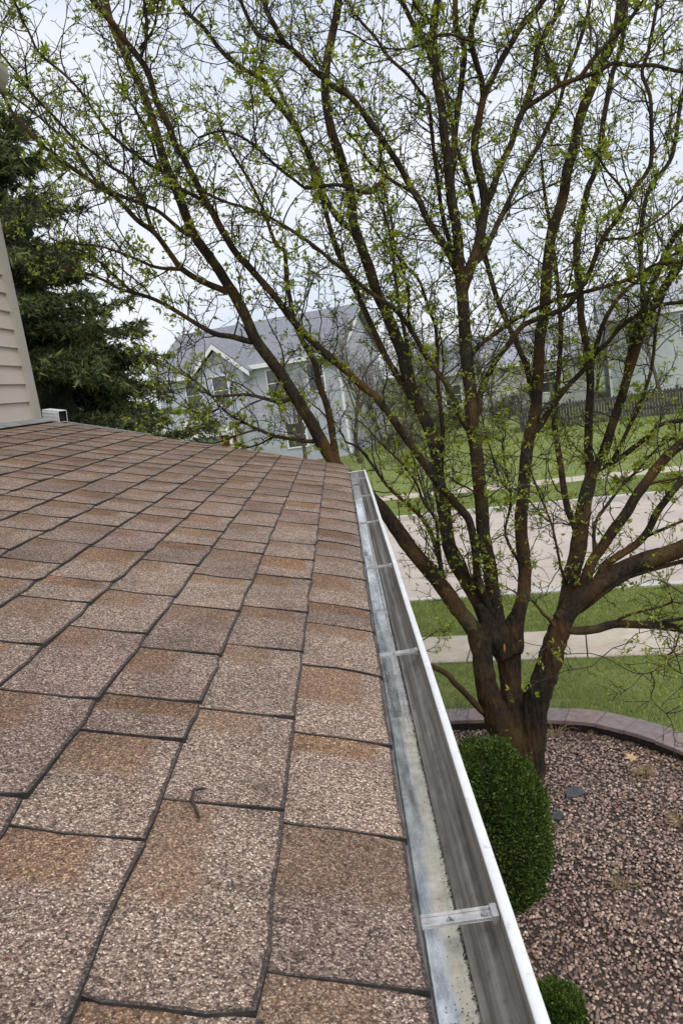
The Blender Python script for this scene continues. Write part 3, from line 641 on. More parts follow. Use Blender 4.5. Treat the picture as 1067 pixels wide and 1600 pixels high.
# each limb: parent, far distance, start and end width (in photograph pixels at that distance), way points
LIMBS = {
 'A': ('T1', 7.0, 31, 8, [(750,1008),(744,992),(734,976),(717,954),(700,928),(678,900),(655,874),(637,851),(621,827),(604,804),(575,774),(548,748),(524,726),(497,681),(485,658),(470,634),(441,587),(424,564),(400,531),(383,494),(357,447),(342,420),(326,397),(305,368),(284,318),(271,284),(255,245),(241,197),(228,155),(210,113),(194,79),(172,30),(160,-30)]),
 'A1': ('A', 6.2, 13, 4, [(349,460),(315,439),(284,420),(270,402),(242,363),(213,342),(184,310),(163,295),(126,271),(100,252),(66,226),(26,186),(5,147),(-30,90)]),
 'A2': ('A', 7.6, 9, 3, [(302,373),(284,360),(250,331),(215,316),(170,297),(147,278),(131,252),(113,228),(89,207),(60,181),(26,155),(-10,140)]),
 'A3': ('A1', 6.6, 8, 3, [(242,363),(236,352),(223,316),(202,278),(173,260),(147,239),(113,213),(87,184),(58,155),(34,123),(13,97),(-20,60)]),
 'A4': ('A', 6.3, 8, 3, [(265,270),(241,262),(205,236),(171,207),(147,173),(126,142),(97,113),(63,84),(47,52),(29,16),(15,-30)]),
 'A5': ('A', 6.7, 13, 4, [(400,531),(391,533),(363,526),(338,522),(310,507),(273,484),(247,470),(221,460),(189,452),(166,439),(130,425),(95,418)]),
 'A5b': ('A5', 6.9, 6, 2.5, [(210,456),(198,448),(166,418),(139,397),(110,385),(80,372)]),
 'A6': ('A1', 6.0, 8, 3, [(284,422),(247,418),(213,405),(179,392),(152,384),(126,382),(90,378)]),
 'A7': ('A', 6.4, 9, 5, [(458,622),(440,627),(422,625),(389,617),(360,618),(330,619)]),
 'A8': ('A', 6.6, 9, 2.5, [(497,692),(478,690),(457,686),(429,681),(391,665),(363,651),(345,636),(325,612),(305,596),(280,575)]),
 'A9': ('A8', 6.2, 5, 2, [(345,637),(335,642),(318,646),(296,640),(275,628)]),
 'A10': ('A8', 6.9, 5, 2, [(429,682),(405,694),(375,702),(350,705)]),
 'A11': ('A8', 6.5, 5, 2, [(405,671),(387,675),(360,684),(335,692),(310,690)]),
 'Ab': ('A', 7.4, 16, 4, [(528,722),(524,705),(518,669),(511,634),(499,599),(490,564),(473,533),(460,500),(452,462),(447,431),(446,394),(431,381),(413,331),(392,287),(376,260),(355,225),(340,180)]),
 'A12': ('A', 7.5, 12, 4, [(694,905),(688,880),(676,839),(662,815),(650,801),(627,780),(603,757),(580,724),(560,700),(540,690)]),
 'A13': ('A12', 6.0, 8, 3, [(690,890),(684,840),(681,813),(662,785),(650,755),(627,724),(594,691),(575,670)]),
 'A14': ('A13', 6.4, 5, 2, [(672,800),(655,748),(645,715),(635,690)]),
 'B1': ('T2', 5.7, 17, 11, [(754,940),(748,907),(744,880),(740,845),(731,812),(711,788),(697,771),(674,741),(657,717),(639,692),(622,666),(603,640),(586,620),(565,604),(539,578),(504,548),(471,515),(445,484),(422,454),(392,419),(370,397),(347,360),(331,329),(315,300),(299,271),(287,246),(275,227),(262,192),(244,157),(231,115),(215,89),(194,63),(178,39),(163,21),(147,0),(120,-40)]),
 'B1b': ('B1', 5.6, 6, 3, [(218,92),(226,70),(229,40),(226,0),(224,-35)]),
 'B1c': ('B1', 5.9, 6, 3, [(229,70),(240,45),(248,0),(252,-30)]),
 'B1d': ('B1', 6.3, 8, 3, [(331,329),(310,310),(285,296),(262,280),(245,250),(235,215),(205,160),(190,120)]),
 'B2': ('T2', 7.5, 28, 11, [(770,1000),(765,989),(757,965),(742,930),(721,895),(709,875),(702,851),(698,827),(694,804),(687,769),(683,734),(679,700),(667,663),(655,640),(643,611),(631,564),(615,517),(603,489),(589,459),(581,431),(565,389),(552,350),(549,305),(539,266),(528,234),(519,210),(509,157),(509,105),(519,58),(527,21),(532,-30)]),
 'B2b': ('B2', 6.9, 13, 6, [(556,362),(531,344),(512,315),(505,300),(497,279),(484,247),(464,205),(440,170),(420,147),(412,126),(388,113),(372,102),(354,87),(333,63),(315,39),(291,16),(270,-15)]),
 'B2c': ('B2', 7.9, 15, 6, [(652,640),(625,595),(606,564),(584,517),(565,475),(546,430),(528,394),(515,352),(505,313),(490,270),(474,225),(455,180),(430,130),(405,90)]),
 'B3': ('D', 6.2, 14, 4, [(739,690),(728,665),(716,644),(697,599),(674,569),(657,541),(639,510),(615,482),(591,466),(568,449),(542,426),(518,407),(492,386),(455,360),(426,342),(397,329),(350,315),(310,295),(280,275)]),
 'M': ('B2', 7.3, 11, 4, [(686,755),(690,700),(690,660),(684,600),(681,517),(669,482),(655,440),(638,420),(620,395),(608,360),(598,320)]),
 'N': ('B2', 8.2, 10, 4, [(645,615),(640,560),(630,510),(622,470),(615,412),(612,350),(600,290),(596,240),(590,190)]),
 'N2': ('B3', 5.9, 6, 3, [(645,520),(638,498),(638,458),(627,419),(620,400),(600,380),(580,350)]),
 'D': ('T2', 6.7, 27, 22, [(785,1000),(781,980),(777,965),(773,942),(768,907),(764,880),(757,851),(753,804),(749,757),(744,710),(739,675),(735,611),(730,564),(725,517),(723,470),(720,435)]),
 'D1': ('D', 6.4, 20, 11, [(721,445),(716,398),(713,361),(706,314),(702,279),(699,250),(695,215),(692,177),(684,139),(679,101),(677,63),(679,30),(684,0),(690,-40)]),
 'D1b': ('D1', 6.0, 11, 8, [(682,118),(667,76),(651,51),(639,25),(628,0),(615,-40)]),
 'D1c': ('D1', 7.4, 12, 10, [(705,295),(708,260),(709,232),(711,205),(716,165),(722,114),(725,76),(713,40),(711,0),(712,-40)]),
 'D1d': ('D1', 6.2, 7, 4, [(678,35),(662,25),(648,8),(640,-20)]),
 'D2': ('D', 6.9, 21, 13, [(724,450),(742,396),(751,361),(757,326),(755,300),(751,281),(744,251),(741,225),(748,182),(755,152)]),
 'D2a': ('D2', 6.3, 12, 10, [(755,156),(752,125),(745,101),(736,68),(737,38),(745,13),(752,-30)]),
 'D2c': ('D2', 7.6, 13, 10, [(755,156),(768,126),(783,96),(798,70),(818,36),(839,13),(852,-5),(880,-40)]),
 'D2b': ('D2', 7.2, 14, 9, [(757,322),(767,302),(781,260),(798,227),(808,195),(820,164),(834,114),(839,78),(852,52),(868,23),(880,-5),(892,-40)]),
 'D2d': ('D2b', 6.5, 11, 5, [(813,178),(824,166),(850,150),(876,132),(904,122),(935,112),(958,99),(990,104),(1020,103),(1060,112),(1090,110)]),
 'D2e': ('D2d', 6.2, 9, 6, [(905,122),(925,95),(946,70),(969,48),(987,26),(1005,2),(1030,-30)]),
 'D2f': ('D2d', 6.9, 8, 4, [(876,132),(862,100),(850,75),(842,45)]),
 'D3': ('D2', 7.6, 12, 5, [(738,412),(756,396),(772,361),(791,323),(805,290),(817,267),(837,233),(855,197),(873,161),(885,120),(900,80),(915,30),(925,-20)]),
 'D3b': ('D3', 7.0, 5, 2.5, [(770,365),(795,325),(825,303),(850,295),(880,280),(905,258),(940,240)]),
 'D4': ('D', 5.9, 13, 5, [(742,660),(749,634),(751,611),(765,583),(777,559),(795,536),(814,512),(831,502),(855,492),(882,483),(896,467),(910,446),(919,430),(931,397),(945,367),(963,344),(977,317),(996,289),(1012,266),(1017,243),(1017,196),(1015,150),(1002,115),(1011,86),(1018,52),(1025,10),(1030,-30)]),
 'D4c': ('D4', 5.7, 6, 2.5, [(979,315),(975,302),(963,284),(947,266),(930,240),(905,225),(860,228)]),
 'D4d': ('D4', 6.1, 6, 3, [(940,375),(965,373),(985,370),(1010,355),(1040,335),(1075,300)]),
 'D4b': ('D', 6.2, 10, 5, [(738,560),(753,536),(779,517),(802,501),(824,490),(855,474),(889,460),(917,455),(950,446),(982,437),(1000,428),(1024,414),(1065,409),(1100,400)]),
 'P': ('D', 6.0, 14, 9, [(718,436),(702,398),(683,368),(667,342),(655,314),(641,292),(626,263),(606,233),(580,195),(563,169),(546,150),(522,136),(493,113),(469,89),(443,66),(427,39),(417,21),(411,-5),(400,-40)]),
 'P2': ('P', 5.7, 9, 4, [(650,303),(632,293),(615,284),(594,268),(586,263),(575,250),(560,225),(545,210)]),
 'P3': ('P2', 5.9, 9, 4, [(602,276),(590,290),(578,301),(555,297),(528,289),(497,292),(478,294),(460,281),(442,268),(416,245),(398,228),(376,213),(345,205),(310,215)]),
 'P4': ('P3', 5.6, 4, 2, [(400,229),(397,200),(396,171),(391,131),(390,100)]),
 'P5': ('P', 6.4, 9, 5, [(446,68),(425,63),(406,57),(392,38),(380,10),(370,-20)]),
 'Q': ('D', 6.9, 10, 4, [(713,420),(706,395),(692,337),(685,290),(678,244),(674,200),(668,160),(654,142),(636,116),(606,89),(588,61),(565,35),(548,10),(535,-20)]),
 'Q2': ('D2a', 5.9, 6, 2.5, [(738,66),(725,61),(692,53),(661,68),(636,76),(606,76),(575,68),(550,52),(525,45)]),
 'E': ('T2', 7.6, 26, 13, [(795,1005),(802,982),(809,958),(817,930),(820,895),(817,870),(814,840),(814,804),(817,769),(821,734),(825,687),(833,650),(841,597),(841,562),(843,527),(850,492),(852,446),(855,405),(862,365),(873,330),(882,298),(887,266),(894,238),(901,205),(908,180),(917,156),(927,130),(940,99),(953,70),(966,31),(970,0),(974,-40)]),
 'E2': ('E', 6.9, 13, 7, [(832,690),(845,660),(866,629),(880,612),(896,594),(913,576),(926,556),(931,539),(940,511),(952,486),(968,462),(991,442),(1017,421),(1035,407),(1067,390)]),
 'E3': ('E2', 6.2, 9, 7, [(926,560),(935,547),(950,534),(970,511),(996,492),(1024,479),(1042,474),(1075,470)]),
 'Lc': ('E', 8.2, 13, 7, [(836,640),(829,600),(821,571),(802,526),(788,494),(774,458),(763,419),(750,370),(742,323),(730,281),(718,244),(710,215),(702,170),(690,110),(675,60)]),
 'Fm': ('T3', 7.2, 37, 24, [(870,995),(880,965),(888,930),(894,895),(901,865),(905,837),(910,802),(918,767),(924,740)]),
 'F1': ('Fm', 7.6, 18, 7, [(923,745),(920,715),(919,680),(920,640),(921,585),(913,530),(908,492),(904,446),(901,410),(901,375),(905,350),(912,323),(919,293),(929,270),(938,226),(941,196),(947,160),(955,120),(966,86),(976,30),(980,-20)]),
 'F2': ('Fm', 6.4, 11, 6, [(932,735),(945,728),(963,718),(986,702),(1010,684),(1033,663),(1067,656),(1100,645)]),
 'F3': ('Fm', 6.7, 19, 13, [(926,745),(938,718),(949,686),(955,663),(963,640),(973,615),(984,576),(996,534),(1007,504),(1021,476),(1035,453),(1051,428),(1067,407),(1095,375)]),
 'F3b': ('F3', 7.4, 14, 9, [(978,595),(986,540),(996,505),(1012,465),(1021,441),(1033,411),(1042,390),(1053,371),(1068,356),(1095,335)]),
 'F4': ('F2', 6.9, 9, 5, [(955,722),(962,708),(973,686),(984,663),(996,640),(1012,597),(1019,562),(1023,520),(1028,490),(1040,450),(1052,410)]),
 'F5': ('Fm', 7.9, 15, 6, [(905,845),(894,815),(885,790),(878,744),(871,698),(866,665),(869,620),(873,574),(875,539),(875,492),(871,446),(865,400),(858,350),(850,300),(846,250)]),
 'G': ('F3', 8.1, 12, 6, [(985,575),(1002,510),(1003,446),(1000,393),(1003,347),(1012,300),(1026,277),(1047,249),(1056,210),(1062,165),(1075,110)]),
 'Hh': ('T3', 5.9, 36, 22, [(878,968),(892,950),(906,936),(934,915),(961,898),(996,883),(1030,870),(1067,857),(1110,838),(1160,805)]),
 'H2': ('T3', 6.1, 11, 7, [(893,965),(905,955),(927,939),(948,922),(975,905),(1010,893),(1040,884),(1067,877),(1105,868)]),
 'H3': ('Hh', 6.6, 17, 10, [(925,920),(945,887),(970,867),(991,853),(1010,832),(1024,802),(1040,781),(1061,756),(1090,730)]),
 'H3b': ('H3', 6.2, 7, 3, [(1003,842),(1020,833),(1045,822),(1070,812),(1100,800)]),
 'H4': ('Hh', 6.4, 20, 15, [(908,932),(918,895),(928,873),(940,855),(956,830),(977,802),(991,776),(1010,751),(1028,728),(1047,707),(1065,692),(1100,660)]),
 'H5': ('H4', 6.9, 8, 4, [(925,865),(929,820),(949,788),(973,756),(996,735),(1012,716),(1030,698),(1060,680)]),
 'H6': ('H4', 6.2, 7, 3, [(1005,757),(1030,752),(1055,748),(1085,740)]),
 'J': ('T3', 5.9, 18, 14, [(862,984),(880,984),(905,985),(934,982),(958,976),(992,977),(1030,977),(1067,983),(1110,990)]),
 'J2': ('J', 6.2, 6, 4, [(958,972),(972,965),(996,957),(1030,948),(1051,940)]),
 'J3': ('J', 6.1, 8, 6, [(1010,977),(1040,970),(1067,966),(1100,960)]),
 'J4': ('J', 5.6, 4, 2, [(1062,985),(1058,1000),(1053,1016),(1040,1026),(1046,1042),(1062,1052)]),
 'J5': ('J', 5.4, 3.5, 1.5, [(1095,988),(1075,1015),(1045,1030),(1018,1050),(992,1052),(961,1036),(941,1026)]),
 'J6': ('J5', 5.4, 3, 1.5, [(1018,1050),(1022,1070),(1016,1091),(1040,1115)]),
 'K': ('T1', 6.2, 14, 10, [(775,1128),(752,1110),(727,1083),(710,1066),(699,1052),(680,1043),(655,1036),(630,1022)]),
 'S1': ('T3', 6.4, 9, 5, [(868,985),(858,968),(849,960),(842,951),(832,940)]),
 'S2': ('Fm', 6.3, 7, 3, [(890,925),(882,905),(875,887),(868,848),(859,813),(843,774),(831,744),(825,715)]),
 'S3': ('S2', 6.2, 5, 2.5, [(858,815),(852,811),(836,793),(820,776),(800,762)]),
 'S4': ('E', 6.6, 7, 3.5, [(814,885),(800,862),(788,832),(795,799),(798,769),(788,722),(784,691)]),
 'S5': ('B2', 6.3, 6, 3, [(740,925),(728,885),(720,868),(710,850)]),
 'S6': ('D', 6.2, 5, 2.5, [(752,775),(735,765),(715,755),(700,742)]),
 'S7': ('S4', 6.1, 5, 2.5, [(798,770),(782,750),(770,715),(760,680),(755,660)]),
}
TRUNKS = {   # lower stems, merged into the trunk: (x, y, width, dY)
 'T1': [(806,1235,54,.02),(800,1190,50,.02),(786,1145,45,.0),(768,1100,38,-.05),(756,1056,33,-.06),(749,1000,29,-.03),(736,980,25,.0),(724,962,14,.02)],
 'T2': [(815,1235,58,.05),(811,1180,52,.05),(805,1130,42,.07),(800,1094,33,.08),(796,1047,32,.1),(794,1012,34,.1),(788,992,30,.1),(777,968,15,.1)],
 'T2b': [(796,1015,42,.1),(802,982,32,.1),(809,958,22,.11),(815,940,12,.12)],
 'T2c': [(792,1020,40,.1),(768,992,38,.08),(757,966,25,.08),(747,943,13,.08)],
 'T3': [(829,1240,50,.05),(827,1180,48,.04),(831,1130,45,.02),(837,1094,41,-.02),(850,1059,38,-.05),(861,1024,36,-.06),(868,1000,35,-.04),(880,965,32,.0),(888,932,16,.02)],
}
PATH = {}
trunk_s = Soup()
for k_, pts in TRUNKS.items():
    P = np.array([at(x, y, TREE_Y + dy) for x, y, w_, dy in pts]); rad = np.array([w_ / 2 * depth(p) / F_PX for (x, y, w_, dy), p in zip(pts, P)])
    if k_ in ('T1', 'T2', 'T3'): P[0][2] = -.06; rad[0] *= 1.0
    n = 40; Q = smooth_line(np.hstack([P, rad[:, None], np.array([(x, y) for x, y, _, _ in pts], float)]), n)
    PATH[k_] = Q
    V, Fq = tube(Q[:, :3], Q[:, 3], 16)
    caps = [np.array([len(V), len(V) + 1])]
    V = np.vstack([V, Q[0, :3], Q[-1, :3]]); j = np.arange(16); j2 = (j + 1) % 16; b0 = (n - 1) * 16
    tri = np.vstack([np.stack([j2, j, np.full(16, n * 16), np.full(16, n * 16)], 1), np.stack([b0 + j, b0 + j2, np.full(16, n * 16 + 1), np.full(16, n * 16 + 1)], 1)])
    trunk_s.add(V, np.vstack([Fq, tri]))
Va = np.concatenate(trunk_s.V); Fa = np.concatenate(trunk_s.F)
quads = Fa[Fa[:, 2] != Fa[:, 3]]; tris = Fa[Fa[:, 2] == Fa[:, 3]][:, :3]
tmp = obj('trunk_tmp', raw_mesh('trunk_tmp', Va, [quads, tris], MT['bark'], True))
md = tmp.modifiers.new('r', 'REMESH'); md.mode = 'VOXEL'; md.voxel_size = .0115
md2 = tmp.modifiers.new('s', 'SMOOTH'); md2.factor = .5; md2.iterations = 3
bpy.context.view_layer.update()
me = bpy.data.meshes.new_from_object(tmp.evaluated_get(bpy.context.evaluated_depsgraph_get())); bpy.data.objects.remove(tmp)
co = np.empty(len(me.vertices) * 3, np.float32); me.vertices.foreach_get('co', co); co = co.reshape(-1, 3)
no = np.empty(len(me.vertices) * 3, np.float32); me.vertices.foreach_get('normal', no); no = no.reshape(-1, 3)
dsp = np.array([.026 * (abs(mnoise.noise((c[0] * 24, c[1] * 24, c[2] * 4))) - .25) + .012 * mnoise.noise((c[0] * 9, c[1] * 9, c[2] * 5)) for c in co])
co = co + no * dsp[:, None]; me.vertices.foreach_set('co', co.astype(np.float32).ravel()); me.update()
me.materials.clear(); me.materials.append(MT['bark']); me.polygons.foreach_set('use_smooth', np.ones(len(me.polygons), bool))
me.name = 'trunk'; tp_(obj('trunk', me))
b = MB(); c_ = at(787, 1014, TREE_Y - .07); b.tube([c_ + np.array([0, -.005, -.045]), c_ + np.array([.0, -.016, 0]), c_ + np.array([.006, -.012, .05])], [.004, .012, .005], 8); tp_(b.build('bark_wound', MT['wound'], smooth=True))

SEG = []                     # thin wood that may carry twigs: (P, r, tangent)
order = list(LIMBS)
done = set(TRUNKS)
while order:
    for k_ in list(order):
        par, Y1, w0, w1, pts = LIMBS[k_]
        if par not in done: continue
        Q = PATH[par]; i0 = ((Q[:, 4:6] - np.array(pts[0])) ** 2).sum(1).argmin()
        Y0 = Q[i0, 1]
        next_ = 0
        if len(pts) > 4 and (pts[-1][1] < 0 or pts[-1][0] < 0 or pts[-1][0] > 1067):      # limbs go on beyond the picture
            pts = list(pts); d_ = unit(np.array(pts[-1], float) - np.array(pts[-2], float))
            for q in range(4):
                d_ = unit(d_ + np.array([.06 * math.sin(q * 2 + len(pts)), -.16])); pts.append(tuple(np.array(pts[-1]) + d_ * (18 + 5.5 * w1))); next_ += 1
        px_ = np.array(pts, float); L2 = np.concatenate([[0], np.cumsum(np.linalg.norm(np.diff(px_, axis=0), axis=1))]); t = L2 / L2[-1]
        wob = .10 * np.sin(t * 5 + len(done) * 1.7) * np.minimum(1, t * 4) * (L2[-1] / 700)
        Ys = Y0 + (Y1 - Y0) * t ** .9 + wob
        P = np.array([at(x, y, Y) for (x, y), Y in zip(pts, Ys)])
        P[0] = Q[i0, :3] * .6 + P[0] * .4
        ww = (w0 + (w1 - w0) * t ** .8) * (.86 if w0 >= 20 else .78)
        if next_: ww[-next_ - 1:] = np.linspace(ww[-next_ - 1], min(ww[-next_ - 1], 2.5), next_ + 1)
        rad = np.array([w_ / 2 * depth(p) / F_PX for w_, p in zip(ww, P)]); rad[0] *= 1.08
        n = max(10, int(L2[-1] / 9)); S = smooth_line(np.hstack([P, rad[:, None], px_]), n)
        S[:, 3] = np.maximum(S[:, 3], .0022)
        for i in range(n):
            v = mnoise.noise_vector((S[i, 0] * 3.3, S[i, 1] * 3.3, S[i, 2] * 3.3)); am = min(.22 * S[i, 3] + .003, .012) * min(1, i / 4)
            S[i, :3] += np.array(v) * am
        rr = S[:, 3] * (1 + .10 * np.array([mnoise.noise((p[0] * 9, p[1] * 9, p[2] * 9)) for p in S[:, :3]]))
        PATH[k_] = S
        sides = 12 if w0 > 18 else (9 if w0 > 8 else 6)
        V, Fq = tube(S[:, :3], rr, sides)
        if sides >= 9:
            cen = np.repeat(S[:, :3], sides, 0); dr = unit(V - cen)
            d_ = np.array([mnoise.noise((c[0] * 38, c[1] * 38, c[2] * 14)) for c in V]); V = V + dr * (d_ * np.repeat(rr, sides) * .055)[:, None]
        tip = len(V); V = np.vstack([V, S[-1, :3] + unit(S[-1, :3] - S[-2, :3]) * rr[-1]]); j = np.arange(sides)
        cap = np.stack([(n - 1) * sides + j, (n - 1) * sides + (j + 1) % sides, np.full(sides, tip)], 1)
        tp_(obj('limb', raw_mesh('limb', V, [Fq, cap], MT['bark_limb'], True)))
        SEG.append(S); done.add(k_); order.remove(k_)

# twigs and leaves grown on the limbs
tw = Soup(); LC = []; LD = []; LL = []
def grow(p, d, ln, r, nseg, up, jit):
    P = [p]; st = ln / nseg
    for _ in range(nseg):
        d = d + np.array([0, 0, up]) + RNG.normal(0, jit, 3); d = d / np.linalg.norm(d); p = p + d * st; P.append(p)
    return np.array(P)
def rosette(p, d, n, size):
    for _ in range(n):
        v = unit(d * .5 + RNG.normal(0, .75, 3)); LC.append(p + (RNG.normal(0, .018, 3) if n > 9 else 0)); LD.append(v); LL.append(size * RNG.uniform(.55, 1.25))
def sprout(p, tan, r, scale, lo=.02):
    a = RNG.normal(0, 1, 3); a -= tan * (a @ tan); a = unit(a)
    if a[2] < -.3 and RNG.random() < .7: a = -a
    ang = RNG.uniform(.5, 1.35); d = unit(tan * math.cos(ang) + a * math.sin(ang))
    ln = scale * RNG.uniform(.35, 1.0); r1 = min(r * .6, RNG.uniform(.0042, .0085))
    P1 = grow(p, d, ln, r1, 7, .03, .24); rad = np.linspace(r1, .0022, 8); tw.add(*tube(P1, rad, 4))
    lf = RNG.random() ** 1.6 * 1.5           # some shoots are leafier than others
    m = max(2, int(ln / .075))
    for q in range(m):
        t = RNG.uniform(.15, 1.0) * 6.999; i = int(t); f = t - i; b0 = P1[i] * (1 - f) + P1[i + 1] * f; tg = unit(P1[i + 1] - P1[i])
        a = RNG.normal(0, 1, 3); a -= tg * (a @ tg); a = unit(a); an = RNG.uniform(.6, 1.4); d2 = unit(tg * math.cos(an) + a * math.sin(an))
        l2 = RNG.uniform(.05, .32) * (1.1 - .5 * t / 7); P2 = grow(b0, d2, l2, .002, 3, .05, .30)
        tw.add(*tube(P2, np.linspace(.0034, .0016, 4), 3))
        if RNG.random() < .66 * lf: rosette(P2[-1], unit(P2[-1] - P2[-2]), RNG.integers(3, 7), .037)
        for w_ in range(int(l2 / .055)):
            i = RNG.integers(1, 3); d3 = unit(RNG.normal(0, 1, 3) + np.array([0, 0, .4])); l3 = RNG.uniform(.015, .06); e = P2[i] + d3 * l3
            tw.add(*tube(np.array([P2[i], e]), np.array([.0018, .0012]), 3))
            if RNG.random() < .6 * lf: rosette(e, d3, RNG.integers(3, 6), .034)
    rosette(P1[-1], unit(P1[-1] - P1[-2]), 4, .026)
thin = [S for S in SEG if S[:, 5].min() < 700]
for _ in range(210):         # bright leafy clumps
    S = thin[RNG.integers(len(thin))]; i = RNG.integers(len(S) // 4, len(S)); p0 = S[i, :3] + RNG.normal(0, .03, 3)
    for q in range(RNG.integers(4, 9)):
        d = unit(RNG.normal(0, 1, 3) + np.array([0, 0, .3])); e = p0 + d * RNG.uniform(.03, .11); tw.add(*tube(np.array([p0, e]), np.array([.0022, .0014]), 3)); rosette(e, d, 8, .050)
for S in SEG:
    seg = np.linalg.norm(np.diff(S[:, :3], axis=0), axis=1); acc = 0.; nxt = .1
    for i in range(1, len(S) - 1):
        acc += seg[i - 1]
        r = S[i, 3]
        if r > .07: continue
        y = S[i, 5]
        if S[i, 5] > 930 and S[i, 4] < 1000: continue
        gap = .098 if r < .03 else .17
        if S[i, 5] > 640: gap *= 1.35
        if S[i, 5] < -25 or S[i, 4] < -25 or S[i, 4] > 1090: gap *= 2.2
        while acc > nxt:
            tan = unit(S[i + 1, :3] - S[i - 1, :3])
            sc_ = (.95 if r > .012 else .7) * (.75 if S[i, 5] > 640 else 1.)
            sprout(S[i, :3] + RNG.normal(0, .01, 3), tan, r, sc_)
            nxt += gap * RNG.uniform(.5, 1.6)
        # short leafy spurs straight on the limb
        if RNG.random() < .34 and r < .06:
            a = RNG.normal(0, 1, 3); a = unit(a); p0 = S[i, :3]; e = p0 + a * (r + RNG.uniform(.02, .07))
            tw.add(*tube(np.array([p0, e]), np.array([.002, .0012]), 3)); rosette(e, a, RNG.integers(4, 9), .034); (rosette(e + RNG.normal(0, .02, 3), a, 14, .042) if RNG.random() < .3 else None)
    tan = unit(S[-1, :3] - S[-3, :3])
    for q in range(3): sprout(S[-1, :3], tan, max(S[-1, 3], .006), .9)
o = tp_(obj('twigs', tw.mesh('twigs', MT['twig']))); tag(o, kind='stuff')
LC = np.array(LC); LD = np.array(LD); LL = np.array(LL)
sd_ = unit(np.cross(LD, RNG.normal(0, 1, LD.shape)))
V, Fc = leaf_quads(LC, LD, sd_, LL, LL * .42)
o = tp_(obj('foliage', raw_mesh('foliage', V, [Fc], MT['leaf']))); tag(o, kind='stuff')
print('twig verts', tw.n, 'leaves', len(LC))

# ------------------------------------------------------------------ clipped shrubs and bits in the gravel bed
def shrub(name, label, c, rx, ry, h, n, seed, size=.026):
    rg = np.random.default_rng(seed)
    root = empty(name, (c[0], c[1], 0)); tag(root, label, 'shrub')
    def surf(th, z):                     # radius factor by height: clipped rounded column
        t = np.clip(z / h, 0, 1); return np.where(t < .45, .80 + .2 * np.sin(t / .45 * PI / 2), np.sqrt(np.clip(1 - ((t - .45) / .56) ** 2.3, 0, 1)))
    # solid core, the shade between leaves put into its dark colour
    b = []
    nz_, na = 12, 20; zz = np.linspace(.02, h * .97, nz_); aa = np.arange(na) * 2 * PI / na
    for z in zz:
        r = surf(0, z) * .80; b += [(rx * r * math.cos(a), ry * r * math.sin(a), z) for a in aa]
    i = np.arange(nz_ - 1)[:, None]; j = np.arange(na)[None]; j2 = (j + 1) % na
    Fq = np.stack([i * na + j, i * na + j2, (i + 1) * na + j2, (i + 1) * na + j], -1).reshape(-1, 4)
    obj('dark_core', raw_mesh('dark_core', b, [Fq, np.array([list(range((nz_ - 1) * na, nz_ * na))])], MT['box_core']), root)
    z = h * (1 - rg.random(n) ** 1.25) * 1.0; a = rg.uniform(0, 2 * PI, n); top = rg.random(n) < .28
    r = surf(a, z); dep = 1 - np.abs(rg.normal(0, .12, n)) + rg.uniform(0, .16, n) * (rg.random(n) < .06)
    rr = np.where(top, np.sqrt(rg.random(n)), 1.) * r
    z = np.where(top, h * (.45 + .56 * np.clip(1 - rr ** 2, 0, 1) ** (1 / 2.3)), z)
    bump = np.array([1 + .17 * mnoise.noise((math.cos(q) * 3 + seed, math.sin(q) * 3, w_ * 6)) + .09 * mnoise.noise((math.cos(q) * 8, math.sin(q) * 8, w_ * 15)) for q, w_ in zip(a, z)])
    P = np.stack([rx * rr * np.cos(a) * dep * bump, ry * rr * np.sin(a) * dep * bump, z * (.985 + .03 * (bump - 1) * 10) * np.where(top, dep * .5 + .5, 1)], 1)
    nr = unit(np.stack([np.cos(a) * np.where(top, rr, 1), np.sin(a) * np.where(top, rr, 1), np.clip(z / h - .35, 0, 1) * 1.6 + np.where(top, .8, 0)], 1))
    D = unit(nr * .8 + rg.normal(0, .55, (n, 3)) + np.array([0, 0, .35])); sd2 = unit(np.cross(D, rg.normal(0, 1, (n, 3))))
    ln = size * rg.uniform(.6, 1.3, n)
    V, Fc = leaf_quads(P, D, sd2, ln, ln * .55, .3); V[:, 2] = np.maximum(V[:, 2], .012)
    tag(obj('foliage', raw_mesh('foliage', V, [Fc], MT['box']), root), kind='stuff')
    q = MB(); q.tube([(0, 0, -.02), (0, 0, h * .5)], [.03, .02], 8); q.build('stem', MT['bark'], root)
    return root
shrub('clipped_shrub', 'tall rounded dark green clipped shrub in front of the tree trunk', (.645, 5.12), .40, .40, 1.13, 62000, 3, .0235)
shrub('clipped_shrub', 'small low green clipped shrub at the bottom beside the gutter', (.72, 3.90), .16, .17, .21, 11000, 5)
# fallen pieces
def ground_at(x, y, z=.0): r = ray(x, y); p = r * ((z - H) / r[2]); p[2] += H; return p
def flake(name, label, cat, x, y, pts, th, m, z=.028, rz=0., tilt=(.05, .03)):
    p = ground_at(x, y, z); b = MB(); b.poly3([(a, c, .0) for a, c in pts], (0, 0, th)); o = b.build(name, m, bevel=min(.002, th * .3)); o.location = p; o.rotation_euler = (tilt[0], tilt[1], rz); return tag(o, label, cat)
flake('slate_piece', 'flat dark grey slate piece on the gravel right of the clipped shrub', 'stone', 896, 1240, [(-.10, -.05), (-.02, -.075), (.08, -.06), (.10, .02), (.05, .07), (-.06, .05)], .022, MT['slate'], .02, .3)
flake('slate_piece', 'smaller dark slate piece touching the clipped shrub', 'stone', 870, 1276, [(-.06, -.05), (.03, -.06), (.06, .0), (.03, .06), (-.05, .04)], .02, MT['slate'], .02, -.4)
